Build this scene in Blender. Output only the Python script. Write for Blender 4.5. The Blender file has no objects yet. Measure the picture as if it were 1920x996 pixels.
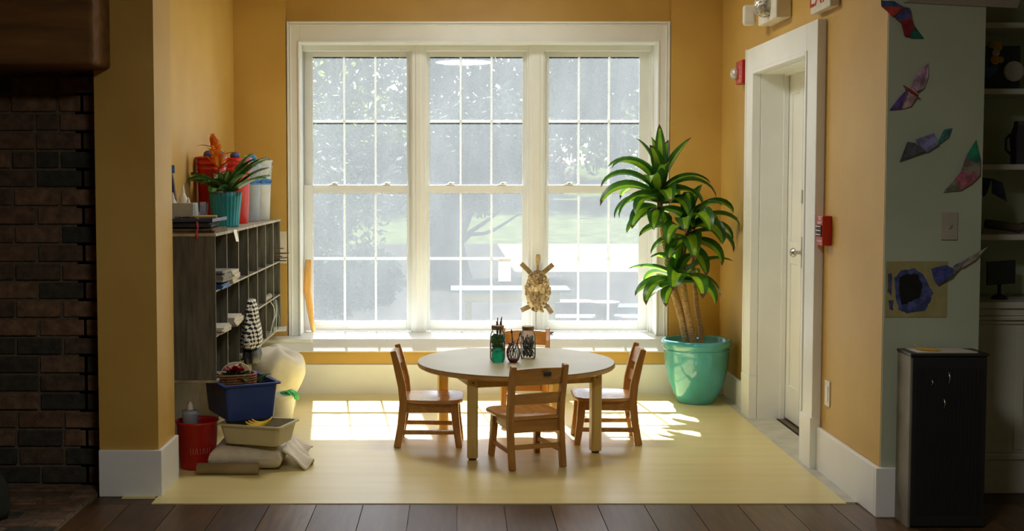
import bpy, math, random
from mathutils import Vector, Matrix, Euler
R = math.radians
random.seed(7)
scene = bpy.context.scene
COL = scene.collection

# ---------------------------------------------------------------- camera, light, exposure
H = 1.45            # eye height
FPX = 2250.0        # focal length for a 1920 px wide frame
CX, CY = 855.0, 454.0
PITCH = R(3.0)
cam_d = bpy.data.cameras.new('camera')
cam_d.sensor_width = 36.0
cam_d.lens = 36.0 * FPX / 1920.0
cam_d.shift_x = (960 - CX) / 1920.0
cam_d.shift_y = -(498 - CY) / 1920.0
cam_d.clip_end = 300
cam = bpy.data.objects.new('camera', cam_d)
COL.objects.link(cam)
cam.location = (0, 0, H)
cam.rotation_euler = (R(90) - PITCH, 0, 0)
scene.camera = cam

scene.view_settings.view_transform = 'Standard'
scene.view_settings.look = 'None'
scene.view_settings.exposure = 2.25
scene.view_settings.gamma = 1
scene.view_settings.use_curve_mapping = False
scene.cycles.max_bounces = 12
scene.cycles.diffuse_bounces = 7
scene.cycles.transparent_max_bounces = 24
scene.cycles.caustics_reflective = False
scene.cycles.caustics_refractive = False

SUN_DIR = Vector((0.11, -1.0, -1.18)).normalized()
sun_d = bpy.data.lights.new('sun', 'SUN')
sun_d.energy = 10.0
sun_d.angle = R(0.55)
sun_d.color = (1.0, 0.985, 0.95)
sun = bpy.data.objects.new('sun', sun_d)
COL.objects.link(sun)
sun.location = (0, 30, 30)
sun.rotation_euler = SUN_DIR.to_track_quat('-Z', 'Y').to_euler()

world = bpy.data.worlds.new('world')
scene.world = world
world.use_nodes = True
wn = world.node_tree
wn.nodes.clear()
wo = wn.nodes.new('ShaderNodeOutputWorld')
wb = wn.nodes.new('ShaderNodeBackground')
sky = wn.nodes.new('ShaderNodeTexSky')
sky.sky_type = 'NISHITA'
sky.sun_disc = False
sky.sun_elevation = R(50)
sky.sun_rotation = R(0)
sky.dust_density = 2.5
wn.links.new(sky.outputs[0], wb.inputs[0])
wb.inputs[1].default_value = 0.10
wn.links.new(wb.outputs[0], wo.inputs[0])


def fill_lamp(loc, power, size, label):  # unseen fill light added under the ceiling to brighten the interior
    t = bpy.data.objects.new('added_fill_light', None); COL.objects.link(t); t.location = loc
    t['label'] = label; t['category'] = 'added fill light'
    ld = bpy.data.lights.new('lamp', 'AREA'); ld.shape = 'DISK'; ld.size = size; ld.energy = power
    ld.color = (1.0, 0.98, 0.94)
    lo_ = bpy.data.objects.new('lamp', ld); COL.objects.link(lo_); lo_.parent = t; lo_.location = (0, 0, -0.062)
    return t
FILL_A = fill_lamp((0.25, 6.75, 2.95), 6.0, 0.7, 'added unseen fill light with round white body above the childrens table')
FILL_B = fill_lamp((0.1, 2.2, 2.95), 9.6, 0.7, 'added unseen fill light with round white body in the front room near the camera')


# ---------------------------------------------------------------- measuring helpers (pixel -> point on a plane of the room)
def ray(px, py):
    u = (px - CX) / FPX
    v = -(py - CY) / FPX
    return Vector((u, math.cos(PITCH) + v * math.sin(PITCH), -math.sin(PITCH) + v * math.cos(PITCH)))

def aY(px, py, Y):
    d = ray(px, py); t = Y / d.y
    return Vector((d.x * t, Y, H + d.z * t))

def aZ(px, py, Z=0.0):
    d = ray(px, py); t = (Z - H) / d.z
    return Vector((d.x * t, d.y * t, Z))

def aX(px, py, X):
    d = ray(px, py); t = X / d.x
    return Vector((X, d.y * t, H + d.z * t))

def X_(px, Y, py=450):
    return aY(px, py, Y).x

def Z_(py, Y):
    return aY(855, py, Y).z


# ---------------------------------------------------------------- materials
def srgb(r, g, b):
    def f(c):
        c /= 255.0
        return c / 12.92 if c <= 0.04045 else ((c + 0.055) / 1.055) ** 2.4
    return (f(r), f(g), f(b), 1.0)

MATS = {}
def mat(name, col, col2=None, rough=0.6, scale=8.0, stretch=(1, 1, 1), bump=0.0, metal=0.0, spec=0.5,
        coat=0.0, detail=5.0, lo=0.35, hi=0.65, bscale=None, trans=0.0):
    """principled surface whose base colour varies procedurally between two tones"""
    if name in MATS:
        return MATS[name]
    m = bpy.data.materials.new(name); m.use_nodes = True
    nt = m.node_tree; n = nt.nodes; l = nt.links
    b = n['Principled BSDF']
    b.inputs['Roughness'].default_value = rough
    b.inputs['Metallic'].default_value = metal
    b.inputs['Specular IOR Level'].default_value = spec
    b.inputs['Coat Weight'].default_value = coat
    b.inputs['Coat Roughness'].default_value = 0.12
    tc = n.new('ShaderNodeTexCoord'); mp = n.new('ShaderNodeMapping')
    mp.inputs['Scale'].default_value = stretch
    l.new(tc.outputs['Object'], mp.inputs[0])
    no = n.new('ShaderNodeTexNoise'); no.inputs['Scale'].default_value = scale
    no.inputs['Detail'].default_value = detail
    l.new(mp.outputs[0], no.inputs[0])
    cr = n.new('ShaderNodeValToRGB')
    cr.color_ramp.elements[0].position = lo; cr.color_ramp.elements[1].position = hi
    c2 = col2 if col2 else tuple(c * 0.86 for c in col[:3]) + (1,)
    cr.color_ramp.elements[0].color = c2; cr.color_ramp.elements[1].color = col
    l.new(no.outputs['Fac'], cr.inputs[0])
    l.new(cr.outputs[0], b.inputs['Base Color'])
    if bump:
        bp = n.new('ShaderNodeBump'); bp.inputs['Strength'].default_value = bump
        bp.inputs['Distance'].default_value = 0.01
        src = no
        if bscale:
            src = n.new('ShaderNodeTexNoise'); src.inputs['Scale'].default_value = bscale
            l.new(mp.outputs[0], src.inputs[0])
        l.new(src.outputs['Fac'], bp.inputs['Height']); l.new(bp.outputs[0], b.inputs['Normal'])
    if trans:
        tr = n.new('ShaderNodeBsdfTranslucent'); mx = n.new('ShaderNodeMixShader')
        mx.inputs[0].default_value = trans
        l.new(cr.outputs[0], tr.inputs[0])
        l.new(b.outputs[0], mx.inputs[1]); l.new(tr.outputs[0], mx.inputs[2])
        l.new(mx.outputs[0], n['Material Output'].inputs[0])
    MATS[name] = m
    return m

def wood(name, c1, c2, axis='z', rough=0.35, coat=0.25, scale=6.0):
    st = {'x': (0.12, 1, 1), 'y': (1, 0.12, 1), 'z': (1, 1, 0.12)}[axis]
    st = tuple(s * 6 for s in st)
    return mat(name, c1, c2, rough=rough, scale=scale, stretch=st, bump=0.05, coat=coat, lo=0.3, hi=0.7)

def glass_jar(name, tint, haze=0.06):
    m = bpy.data.materials.new(name); m.use_nodes = True
    nt = m.node_tree; n = nt.nodes; l = nt.links; n.clear()
    out = n.new('ShaderNodeOutputMaterial')
    t = n.new('ShaderNodeBsdfTransparent'); t.inputs[0].default_value = tint
    g = n.new('ShaderNodeBsdfGlossy'); g.inputs['Roughness'].default_value = 0.03
    d = n.new('ShaderNodeBsdfTranslucent'); d.inputs[0].default_value = tint
    lw = n.new('ShaderNodeLayerWeight'); lw.inputs[0].default_value = 0.12
    m1 = n.new('ShaderNodeMixShader'); m1.inputs[0].default_value = haze
    m2 = n.new('ShaderNodeMixShader')
    l.new(t.outputs[0], m1.inputs[1]); l.new(d.outputs[0], m1.inputs[2])
    l.new(lw.outputs['Fresnel'], m2.inputs[0]); l.new(m1.outputs[0], m2.inputs[1]); l.new(g.outputs[0], m2.inputs[2])
    l.new(m2.outputs[0], out.inputs[0])
    return m

def dusty_pane(name):
    """window glass with a film of dust and insect screen that scatters the sun"""
    m = bpy.data.materials.new(name); m.use_nodes = True
    nt = m.node_tree; n = nt.nodes; l = nt.links; n.clear()
    out = n.new('ShaderNodeOutputMaterial')
    t = n.new('ShaderNodeBsdfTransparent'); t.inputs[0].default_value = (0.93, 0.95, 0.96, 1)
    d = n.new('ShaderNodeBsdfTranslucent'); d.inputs[0].default_value = (0.88, 0.95, 0.98, 1)
    tc = n.new('ShaderNodeTexCoord'); mp = n.new('ShaderNodeMapping'); mp.inputs['Scale'].default_value = (1, 1, 0.45)
    no = n.new('ShaderNodeTexNoise'); no.inputs['Scale'].default_value = 3.0; no.inputs['Detail'].default_value = 9
    no.inputs['Roughness'].default_value = 0.62
    mr = n.new('ShaderNodeMapRange'); mr.inputs['From Min'].default_value = 0.3; mr.inputs['From Max'].default_value = 0.7
    mr.inputs['To Min'].default_value = DUST * 0.85; mr.inputs['To Max'].default_value = DUST * 1.2
    mx = n.new('ShaderNodeMixShader')
    g = n.new('ShaderNodeBsdfGlossy'); g.inputs['Roughness'].default_value = 0.02
    fr = n.new('ShaderNodeFresnel'); fr.inputs[0].default_value = 1.3
    m2 = n.new('ShaderNodeMixShader')
    l.new(tc.outputs['Object'], mp.inputs[0]); l.new(mp.outputs[0], no.inputs[0]); l.new(no.outputs['Fac'], mr.inputs[0])
    l.new(mr.outputs[0], mx.inputs[0]); l.new(t.outputs[0], mx.inputs[1]); l.new(d.outputs[0], mx.inputs[2])
    l.new(fr.outputs[0], m2.inputs[0]); l.new(mx.outputs[0], m2.inputs[1]); l.new(g.outputs[0], m2.inputs[2])
    l.new(m2.outputs[0], out.inputs[0])
    return m
DUST = 0.0395

OCHRE = mat('ochre_paint', srgb(207, 168, 86), srgb(197, 156, 74), rough=0.5, scale=2.2, bump=0.04, bscale=60)
TEAL = mat('grey_green_paint', srgb(186, 194, 168), srgb(174, 183, 158), rough=0.6, scale=2)
WHITE = mat('white_trim_paint', srgb(238, 240, 236), srgb(231, 232, 227), rough=0.38, scale=3)
GREYWHITE = mat('shelf_paint', srgb(206, 204, 190), srgb(196, 194, 180), rough=0.5, scale=3)
FLOORY = mat('pale_yellow_floor_paint', srgb(219, 203, 145), srgb(211, 196, 134), rough=0.34, scale=5, stretch=(0.25, 2.5, 1), bump=0.02, spec=0.28)
STONE = mat('grey_stone', srgb(196, 192, 172), srgb(176, 173, 156), rough=0.5, scale=9)
CEIL = mat('ceiling_paint', srgb(205, 198, 178), rough=0.7, scale=2)


# ---------------------------------------------------------------- mesh builder
class MB:
    def __init__(s, off=(0, 0, 0)):
        s.v = []; s.f = []; s.mi = []; s.off = Vector(off); s.cur = 0
    def _add(s, vs, fs):
        b = len(s.v)
        s.v += [Vector(p) for p in vs]
        for f in fs:
            s.f.append(tuple(b + i for i in f)); s.mi.append(s.cur)
        return s
    def box(s, x0, x1, y0, y1, z0, z1):
        vs = [(x, y, z) for z in (z0, z1) for y in (y0, y1) for x in (x0, x1)]
        return s._add(vs, [(0, 2, 3, 1), (4, 5, 7, 6), (0, 1, 5, 4), (2, 6, 7, 3), (0, 4, 6, 2), (1, 3, 7, 5)])
    def obox(s, c, size, rot=(0, 0, 0)):
        m = Euler(rot).to_matrix(); c = Vector(c); sx, sy, sz = [q / 2 for q in size]
        vs = [c + m @ Vector((x, y, z)) for z in (-sz, sz) for y in (-sy, sy) for x in (-sx, sx)]
        return s._add(vs, [(0, 2, 3, 1), (4, 5, 7, 6), (0, 1, 5, 4), (2, 6, 7, 3), (0, 4, 6, 2), (1, 3, 7, 5)])
    def bar(s, a, b, wx, wy, up=(0, 0, 1)):
        """rectangular bar from a to b"""
        a = Vector(a); b = Vector(b); d = (b - a).normalized(); up = Vector(up)
        if abs(d.dot(up)) > 0.95: up = Vector((0, 1, 0))
        r = d.cross(up).normalized(); u = r.cross(d)
        vs = []
        for p in (a, b):
            for sx, sy in ((-1, -1), (1, -1), (1, 1), (-1, 1)):
                vs.append(p + r * sx * wx / 2 + u * sy * wy / 2)
        return s._add(vs, [(3, 2, 1, 0), (4, 5, 6, 7), (0, 1, 5, 4), (1, 2, 6, 5), (2, 3, 7, 6), (3, 0, 4, 7)])
    def sweep(s, pts, sizes, up=(0, 1, 0)):
        """rectangular section swept along pts; sizes=(w along 'side', h along up)"""
        n = len(pts); vs = []; fs = []
        pts = [Vector(p) for p in pts]; up = Vector(up)
        for i, p in enumerate(pts):
            d = (pts[min(i + 1, n - 1)] - pts[max(i - 1, 0)]).normalized()
            r = d.cross(up).normalized(); u = r.cross(d)
            w, h = sizes[i] if isinstance(sizes, list) else sizes
            for sx, sy in ((-1, -1), (1, -1), (1, 1), (-1, 1)):
                vs.append(p + r * sx * w / 2 + u * sy * h / 2)
        for i in range(n - 1):
            for k in range(4):
                a = i * 4 + k; b = i * 4 + (k + 1) % 4
                fs.append((a, b, b + 4, a + 4))
        fs.append((3, 2, 1, 0)); e = (n - 1) * 4; fs.append((e, e + 1, e + 2, e + 3))
        return s._add(vs, fs)
    def tube(s, pts, rad, n=10, caps=True):
        pts = [Vector(p) for p in pts]; m = len(pts); vs = []; fs = []
        prev = None
        for i, p in enumerate(pts):
            d = (pts[min(i + 1, m - 1)] - pts[max(i - 1, 0)])
            d = d.normalized() if d.length > 1e-9 else Vector((0, 0, 1))
            if prev is None:
                q = Vector((0, 0, 1)) if abs(d.z) < 0.9 else Vector((1, 0, 0))
                r = d.cross(q).normalized()
            else:
                r = (prev - d * prev.dot(d)).normalized()
            prev = r; u = d.cross(r)
            rr = rad[i] if isinstance(rad, (list, tuple)) else rad
            for k in range(n):
                a = 2 * math.pi * k / n
                vs.append(p + r * math.cos(a) * rr + u * math.sin(a) * rr)
        for i in range(m - 1):
            for k in range(n):
                a = i * n + k; b = i * n + (k + 1) % n
                fs.append((a, b, b + n, a + n))
        if caps:
            fs.append(tuple(reversed(range(n)))); fs.append(tuple((m - 1) * n + k for k in range(n)))
        return s._add(vs, fs)
    def lathe(s, prof, c=(0, 0, 0), n=32, closed=False, sx=1, sy=1, ripple=None):
        c = Vector(c); vs = []; fs = []; m = len(prof)
        for i, (r, z) in enumerate(prof):
            for k in range(n):
                a = 2 * math.pi * k / n
                q = r * (1 + (ripple[1] * math.cos(ripple[0] * a) if ripple else 0))
                vs.append(c + Vector((q * math.cos(a) * sx, q * math.sin(a) * sy, z)))
        for i in range(m - (0 if closed else 1)):
            j = (i + 1) % m
            for k in range(n):
                k2 = (k + 1) % n
                fs.append((i * n + k, i * n + k2, j * n + k2, j * n + k))
        if not closed:
            if prof[0][0] > 1e-6: fs.append(tuple(reversed(range(n))))
            if prof[-1][0] > 1e-6: fs.append(tuple((m - 1) * n + k for k in range(n)))
        return s._add(vs, fs)
    def prism(s, poly, vec):
        """polygon (3D points) extruded along vec"""
        n = len(poly); poly = [Vector(p) for p in poly]; vec = Vector(vec)
        vs = poly + [p + vec for p in poly]
        fs = [tuple(range(n)), tuple(reversed(range(n, 2 * n)))]
        for i in range(n):
            j = (i + 1) % n
            fs.append((j, i, i + n, j + n))
        return s._add(vs, fs)
    def ell(s, c, r, seg=16, rings=8, jit=0.0, rng=None):
        c = Vector(c); vs = []; fs = []
        for i in range(1, rings):
            th = math.pi * i / rings
            for k in range(seg):
                a = 2 * math.pi * k / seg
                q = 1 + (rng.uniform(-jit, jit) if jit else 0)
                vs.append(c + Vector((r[0] * math.sin(th) * math.cos(a) * q, r[1] * math.sin(th) * math.sin(a) * q, r[2] * math.cos(th) * q)))
        t = len(vs); vs.append(c + Vector((0, 0, r[2]))); vs.append(c - Vector((0, 0, r[2])))
        for i in range(rings - 2):
            for k in range(seg):
                k2 = (k + 1) % seg
                fs.append((i * seg + k, (i + 1) * seg + k, (i + 1) * seg + k2, i * seg + k2))
        for k in range(seg):
            k2 = (k + 1) % seg
            fs.append((t, k, k2)); fs.append((t + 1, (rings - 2) * seg + k2, (rings - 2) * seg + k))
        return s._add(vs, fs)
    def build(s, name, mats, parent=None, bevel=0.0, smooth=False, seg=2, sub=0):
        me = bpy.data.meshes.new(name)
        me.from_pydata([tuple(p - s.off) for p in s.v], [], s.f)
        if not isinstance(mats, (list, tuple)): mats = [mats]
        for m in mats: me.materials.append(m)
        me.polygons.foreach_set('material_index', s.mi)
        if smooth: me.polygons.foreach_set('use_smooth', [True] * len(s.f))
        me.update()
        bm_fix(me)
        o = bpy.data.objects.new(name, me)
        COL.objects.link(o)
        if parent: o.parent = parent
        if bevel:
            bv = o.modifiers.new('bevel', 'BEVEL'); bv.width = bevel; bv.segments = seg; bv.limit_method = 'ANGLE'
            bv.angle_limit = R(40)
        if sub:
            sb = o.modifiers.new('sub', 'SUBSURF'); sb.levels = sub; sb.render_levels = sub
        return o

import bmesh
def bm_fix(me):
    if len(me.polygons) > 20000: return
    bm = bmesh.new(); bm.from_mesh(me)
    bmesh.ops.recalc_face_normals(bm, faces=bm.faces)
    bm.to_mesh(me); bm.free()

def tag(o, label, cat, group=None, kind=None):
    o['label'] = label; o['category'] = cat
    if group: o['group'] = group
    if kind: o['kind'] = kind
    return o

def thing(name, loc, label, cat, group=None, rotz=0.0):
    o = bpy.data.objects.new(name, None); COL.objects.link(o)
    o.empty_display_size = 0.1
    o.location = loc; o.rotation_euler = (0, 0, rotz)
    return tag(o, label, cat, group)

def struct(mb, name, mats, **k):
    o = mb.build(name, mats, **k)
    if not o.parent: o['kind'] = 'structure'
    return o

def dup(root, loc, rotz, label, group=None):
    r = root.copy(); COL.objects.link(r); r.location = loc; r.rotation_euler = (0, 0, rotz); r['label'] = label
    if group: r['group'] = group
    for ch in list(root.children):
        c = ch.copy(); COL.objects.link(c); c.parent = r
        for g in list(ch.children):
            d = g.copy(); COL.objects.link(d); d.parent = c
    return r

def text(body, size, loc, rot, m, parent=None, name='lettering', ext=0.0005, align='CENTER'):
    """lettering as its own mesh"""
    cu = bpy.data.curves.new(name, 'FONT'); cu.body = body; cu.size = size; cu.extrude = ext
    cu.align_x = align; cu.align_y = 'CENTER'; cu.resolution_u = 3
    tmp_ = bpy.data.objects.new(name, cu)
    COL.objects.link(tmp_)
    dg = bpy.context.evaluated_depsgraph_get()
    me = bpy.data.meshes.new_from_object(tmp_.evaluated_get(dg))
    bpy.data.objects.remove(tmp_)
    me.materials.clear(); me.materials.append(m)
    o = bpy.data.objects.new(name, me); COL.objects.link(o)
    o.location = Vector(loc); o.rotation_euler = rot
    if parent: o.parent = parent
    return o

# ================================================================ THE SETTING
YW = 8.25      # back wall, strips either side of the window niche
YN = 8.30      # niche back
XL, XR = -1.52, 1.82
XP, YP = -1.36, 5.43   # pillar
CE = 2.95
YF = 5.29      # front edge of the painted floor

# painted alcove floor, stone strip, plank floor
struct(MB().box(XP + 0.0, 1.745, YF, 8.02, -0.06, 0.004), 'floor_alcove', FLOORY)
struct(MB().box(XL - 0.1, XP, 5.6, 8.3, -0.06, 0.003), 'floor_corner', FLOORY)
struct(MB().box(-1.52, -1.37, 5.38, 5.425, -0.05, 0.003), 'floor_scrap', FLOORY)
struct(MB().box(1.745, 1.93, YF + 0.02, 8.3, -0.06, 0.0045), 'floor_strip', STONE, bevel=0.001)
PLK = [mat('plank_brown_%d' % i, srgb(*c), srgb(*[int(q * 0.72) for q in c]), rough=r_, spec=0.35, scale=5, stretch=(8, 0.8, 1), bump=0.08, lo=0.3, hi=0.75)
       for i, (c, r_) in enumerate([((96, 68, 42), 0.42), ((106, 76, 48), 0.36), ((82, 58, 36), 0.46), ((98, 74, 52), 0.38)])]
mb = MB(); rng = random.Random(3)
x = -5.0
mb.box(-5, 5, -3, 5.7, -0.2, -0.012)
while x < 5.0:
    w = 0.2085
    y = -3.0
    while y < YF - 0.01:
        y2 = min(YF - 0.002, y + rng.uniform(1.6, 3.2))
        if YF - y2 < 0.8: y2 = YF - 0.002
        mb.cur = rng.randrange(4)
        mb.box(x + 0.0015, x + w - 0.002, y + 0.001, y2 - 0.001, -0.03, 0.0)
        y = y2
    x += w
# planks beside the alcove
mb.cur = 2
mb.box(-1.63, -1.525, YF, 5.43, -0.03, 0.0).box(-1.525, XP, YF, 5.378, -0.03, 0.0)
mb.box(1.79, 5.0, YF, 5.7, -0.03, 0.0)
struct(mb, 'floor', PLK)
struct(MB().box(1.95, 2.06, 6.1, 7.22, -0.03, 0.002), 'floor_doorway', mat('dark_threshold', srgb(92, 78, 58), rough=0.5))

# back wall around the window
wx0, wx1 = X_(538, YW), X_(1255, YW)
mb = MB()
mb.box(XL - 0.1, wx0, YW, YW + 0.35, 0, CE)
mb.box(wx1, XR + 0.1, YW, YW + 0.35, 0, CE)
mb.box(wx0, wx1, YN, YN + 0.3, Z_(80, YN) + 0.014, CE)     # above the opening, set back
mb.box(wx0, wx1, YN, YN + 0.3, 0, 0.30)
struct(mb, 'wall_back', OCHRE)
struct(MB().box(XL - 0.25, XL, 5.6, 8.4, 0, CE), 'wall_left', OCHRE)
struct(MB().box(-1.63, XP, YP, 5.75, 0, CE), 'wall_pillar', OCHRE)
# right wall with door opening
DY0, DY1, DZ = 6.12, 7.20, 2.08
mb = MB()
mb.box(XR, XR + 0.16, 5.10, DY0, 0, CE)
mb.box(XR, XR + 0.16, DY1, 8.4, 0, CE)
mb.box(XR, XR + 0.16, DY0, DY1, DZ, CE)
struct(mb, 'wall_right', OCHRE)
# outer side of that wall block, wall faces towards the front room
mb = MB().box(XR + 0.002, 2.23, 5.092, 5.30, 0, CE)
struct(mb, 'wall_front_right', TEAL)
# room the camera stands in
struct(MB().box(3.6, 3.8, -3, 5.9, 0, CE), 'wall_far_right', TEAL)
struct(MB().box(-4.4, -4.2, -3, 5.9, 0, CE), 'wall_far_left', OCHRE)
struct(MB().box(-4.4, 3.8, -3.2, -3, 0, CE), 'wall_rear', OCHRE)
struct(MB().box(-4.4, 3.8, -3.2, 8.7, CE, CE + 0.1), 'ceiling', CEIL)
struct(MB().box(2.05, 3.8, 5.78, 5.9, 0, CE), 'wall_bookcase', GREYWHITE)
# little space behind the doorway
struct(MB().box(2.06, 2.2, 6.0, 7.3, 0, CE), 'wall_behind_door', WHITE)

# baseboards
BBH = 0.215
def bb(name, x0, x1, y0, y1, h=BBH):
    struct(MB().box(x0, x1, y0, y1, 0, h), name, WHITE, bevel=0.004)
bb('baseboard_pillar_front', -1.63, XP + 0.018, YP - 0.018, YP)
bb('baseboard_pillar_side', XP, XP + 0.018, YP, 5.75)
bb('baseboard_right_near', XR - 0.022, XR, 5.10, 5.93)
bb('baseboard_right_far', XR - 0.022, XR, 7.39, 8.02, 0.17)
bb('baseboard_front_right', XR - 0.022, 1.92, 5.075, 5.10)
bb('baseboard_left', XL, XL + 0.02, 5.75, 8.02)
struct(MB().box(2.23, 3.6, 5.47, 5.50, 0, 0.16).box(2.23, 3.6, 5.46, 5.50, 0.16, 0.185), 'baseboard_bookcase', GREYWHITE, bevel=0.004)

# window seat / riser: white baseboard, ochre face, slanted white board, sill
YB = 8.01
struct(MB().box(XL, XR, YB, YW, 0.0, 0.205), 'baseboard_back', WHITE, bevel=0.004)
bx0 = X_(557, YB)
struct(MB().box(bx0, XR, YB + 0.012, YW, 0.206, 0.288), 'trim_1', OCHRE)
struct(MB().box(XL, bx0, YB + 0.04, YW, 0.206, 0.29), 'trim_2', WHITE)
SZ = 0.366
prof = [(YB + 0.004, 0.289), (YB + 0.004, 0.297), (YB + 0.088, SZ), (8.60, SZ), (8.60, 0.289)]
struct(MB().prism([(XL, y, z) for y, z in prof], (XR - XL, 0, 0)), 'trim_3', WHITE)
struct(MB().box(XL, X_(585, 8.09), 8.065, 8.11, SZ - 0.022, SZ + 0.002), 'trim_4', WHITE, bevel=0.006)

# window casing (outer moulding, flat board, inner bead)
def frame_ring(mb, x0, x1, z1, zb, w, y0, y1, wt=None):
    """three-sided casing (left, right, head) standing on zb"""
    wt = wt or w
    mb.box(x0, x0 + w, y0, y1, zb, z1)
    mb.box(x1 - w, x1, y0, y1, zb, z1)
    mb.box(x0 + w, x1 - w, y0, y1, z1 - wt, z1)
cx0, cx1, cz = X_(541, YN), X_(1252, YN), Z_(41, YN)
ix0, ix1, iz = X_(564, YN), X_(1230, YN), Z_(80, YN)
mb = MB()
cw = ix0 - cx0
frame_ring(mb, cx0, cx1, cz, SZ, cw, YN - 0.028, YN, cz - iz)
frame_ring(mb, cx0 + 0.002, cx1 - 0.002, cz - 0.002, SZ, 0.014, YN - 0.044, YN - 0.02)
frame_ring(mb, cx0 + 0.02, cx1 - 0.02, cz - 0.02, SZ, 0.010, YN - 0.036, YN - 0.02)
frame_ring(mb, ix0 - 0.010, ix1 + 0.010, iz + 0.010, SZ, 0.012, YN - 0.036, YN - 0.02)
struct(mb, 'trim_5', WHITE, bevel=0.003)
# jamb lining of the opening back to the outside
mb = MB()
YG = 8.54
mb.box(ix0 - 0.02, ix0, YN - 0.02, 8.598, SZ, iz + 0.02)
mb.box(ix1, ix1 + 0.02, YN - 0.02, 8.598, SZ, iz + 0.02)
mb.box(ix0, ix1, YN - 0.02, 8.598, iz, iz + 0.02)
struct(mb, 'trim_6', WHITE, bevel=0.002)
# outside wall shell and sill so the sun only enters by the glass
mb = MB()
mb.box(XL - 0.3, ix0 - 0.02, 8.585, 8.60, -0.3, CE + 0.2).box(ix1 + 0.02, XR + 0.4, 8.585, 8.60, -0.3, CE + 0.2)
mb.box(ix0 - 0.02, ix1 + 0.02, 8.585, 8.60, iz + 0.02, CE + 0.2).box(ix0 - 0.02, ix1 + 0.02, 8.585, 8.62, -0.3, SZ + 0.002)
struct(mb, 'wall_outside', mat('outside_clapboard', srgb(225, 222, 210), rough=0.6))

# window units
PANE = dusty_pane('dusty_window_glass')
MUNT = mat('thin_white_grille', srgb(240, 242, 240), srgb(234, 236, 233), rough=0.4, trans=0.4)  # translucency added so the backlit bars glow
BRASS = mat('sash_metal', srgb(228, 226, 215), rough=0.3, metal=0.3)
units = [(588, 763, 569.5, 774), (806, 979, 797, 989.5), (1028, 1197, 1017, 1216)]
YU, YLo = 8.556, 8.532       # upper sash plane (outer), lower sash plane (inner)
z_sill = SZ
zt = Z_(107, YU)
for i, (g0, g1, u0, u1) in enumerate(units):
    w = bpy.data.objects.new('window_%d' % (i + 1), None); COL.objects.link(w); w['kind'] = 'structure'
    w.location = (X_(0.5 * (g0 + g1), YG), YG, SZ)
    off = w.location
    ux0, ux1 = X_(u0, YG), X_(u1, YG)
    a0, a1 = X_(g0, YG), X_(g1, YG)
    # frame: stops either side and a head
    mb = MB(off)
    mb.box(ux0 - 0.03 if i else ix0, ux0, 8.46, 8.59, SZ, iz)
    mb.box(ux1, ux1 + 0.03 if i < 2 else ix1, 8.46, 8.59, SZ, iz)
    mb.box(ux0, ux1, 8.47, 8.59, Z_(96, 8.5), iz)
    mb.box(ux0, ux0 + 0.012, 8.485, 8.51, SZ, iz - 0.03).box(ux1 - 0.012, ux1, 8.485, 8.51, SZ, iz - 0.03)
    mb.build('window_frame', WHITE, w, bevel=0.002)
    def sash(y, zb, ztop, rb, rt, name, zmunt):
        m = MB(off)
        m.box(ux0, a0, y - 0.009, y + 0.009, zb, ztop).box(a1, ux1, y - 0.009, y + 0.009, zb, ztop)
        m.box(a0, a1, y - 0.009, y + 0.009, zb, zb + rb).box(a0, a1, y - 0.009, y + 0.009, ztop - rt, ztop)
        s = m.build(name, WHITE, w, bevel=0.003)
        # muntins
        m = MB(off)
        for k in (1, 2):
            xm = a0 + (a1 - a0) * k / 3
            m.box(xm - 0.0075, xm + 0.0075, y - 0.006, y + 0.006, zb + rb, ztop - rt)
        m.box(a0, a1, y - 0.007, y + 0.007, zmunt - 0.009, zmunt + 0.009)
        m.build('muntin_grid', MUNT, s)
        yp = y + (0.011 if y < 8.54 else -0.002)
        MB(off).box(a0, a1, yp - 0.0015, yp + 0.0015, zb + rb, ztop - rt).build('glass_pane', PANE, s)
        return s
    zmr_t, zmr_b = Z_(347, YLo), Z_(362, YLo)
    up = sash(YU, zmr_b + 0.022, Z_(96, 8.5) + 0.0, zmr_t - zmr_b - 0.022, Z_(96, 8.5) - zt, 'upper_sash', Z_(228, YU))
    lo = sash(YLo, SZ + 0.002, zmr_t, Z_(602, YLo) - SZ, zmr_t - zmr_b, 'lower_sash', Z_(485, YLo))
    for k in (0.22, 0.78):
        xs = a0 + (a1 - a0) * k
        m = MB(off); m.box(xs - 0.032, xs + 0.032, YLo - 0.018, YLo + 0.012, zmr_t, zmr_t + 0.006)
        m.lathe([(0.016, zmr_t + 0.006), (0.016, zmr_t + 0.014), (0.006, zmr_t + 0.018)], (xs, YLo, 0), 12)
        m.box(xs - 0.006, xs + 0.03, YLo - 0.012, YLo - 0.002, zmr_t + 0.012, zmr_t + 0.019)
        m.build('sash_lock', BRASS, lo, bevel=0.002)
# mullion boards between units
for k, (p, q) in enumerate(((774, 797), (989.5, 1017))):
    mb = MB().box(X_(p, YG) + 0.025, X_(q, YG) - 0.025, 8.45, 8.592, SZ, iz)
    struct(mb, 'trim_%d' % (7 + k), WHITE, bevel=0.003)

# ================================================================ DOOR ON THE RIGHT
CXF = 1.775   # casing face
def near_y(px): return FPX * CXF / (px - CX)
mb = MB()
ct = aX(1398, 95, CXF).z
mb.box(CXF, XR, DY0 - 0.185, DY0, 0, ct).box(CXF, XR, DY1, DY1 + 0.185, 0, ct)
mb.box(CXF, XR, DY0, DY1, DZ, ct)
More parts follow.
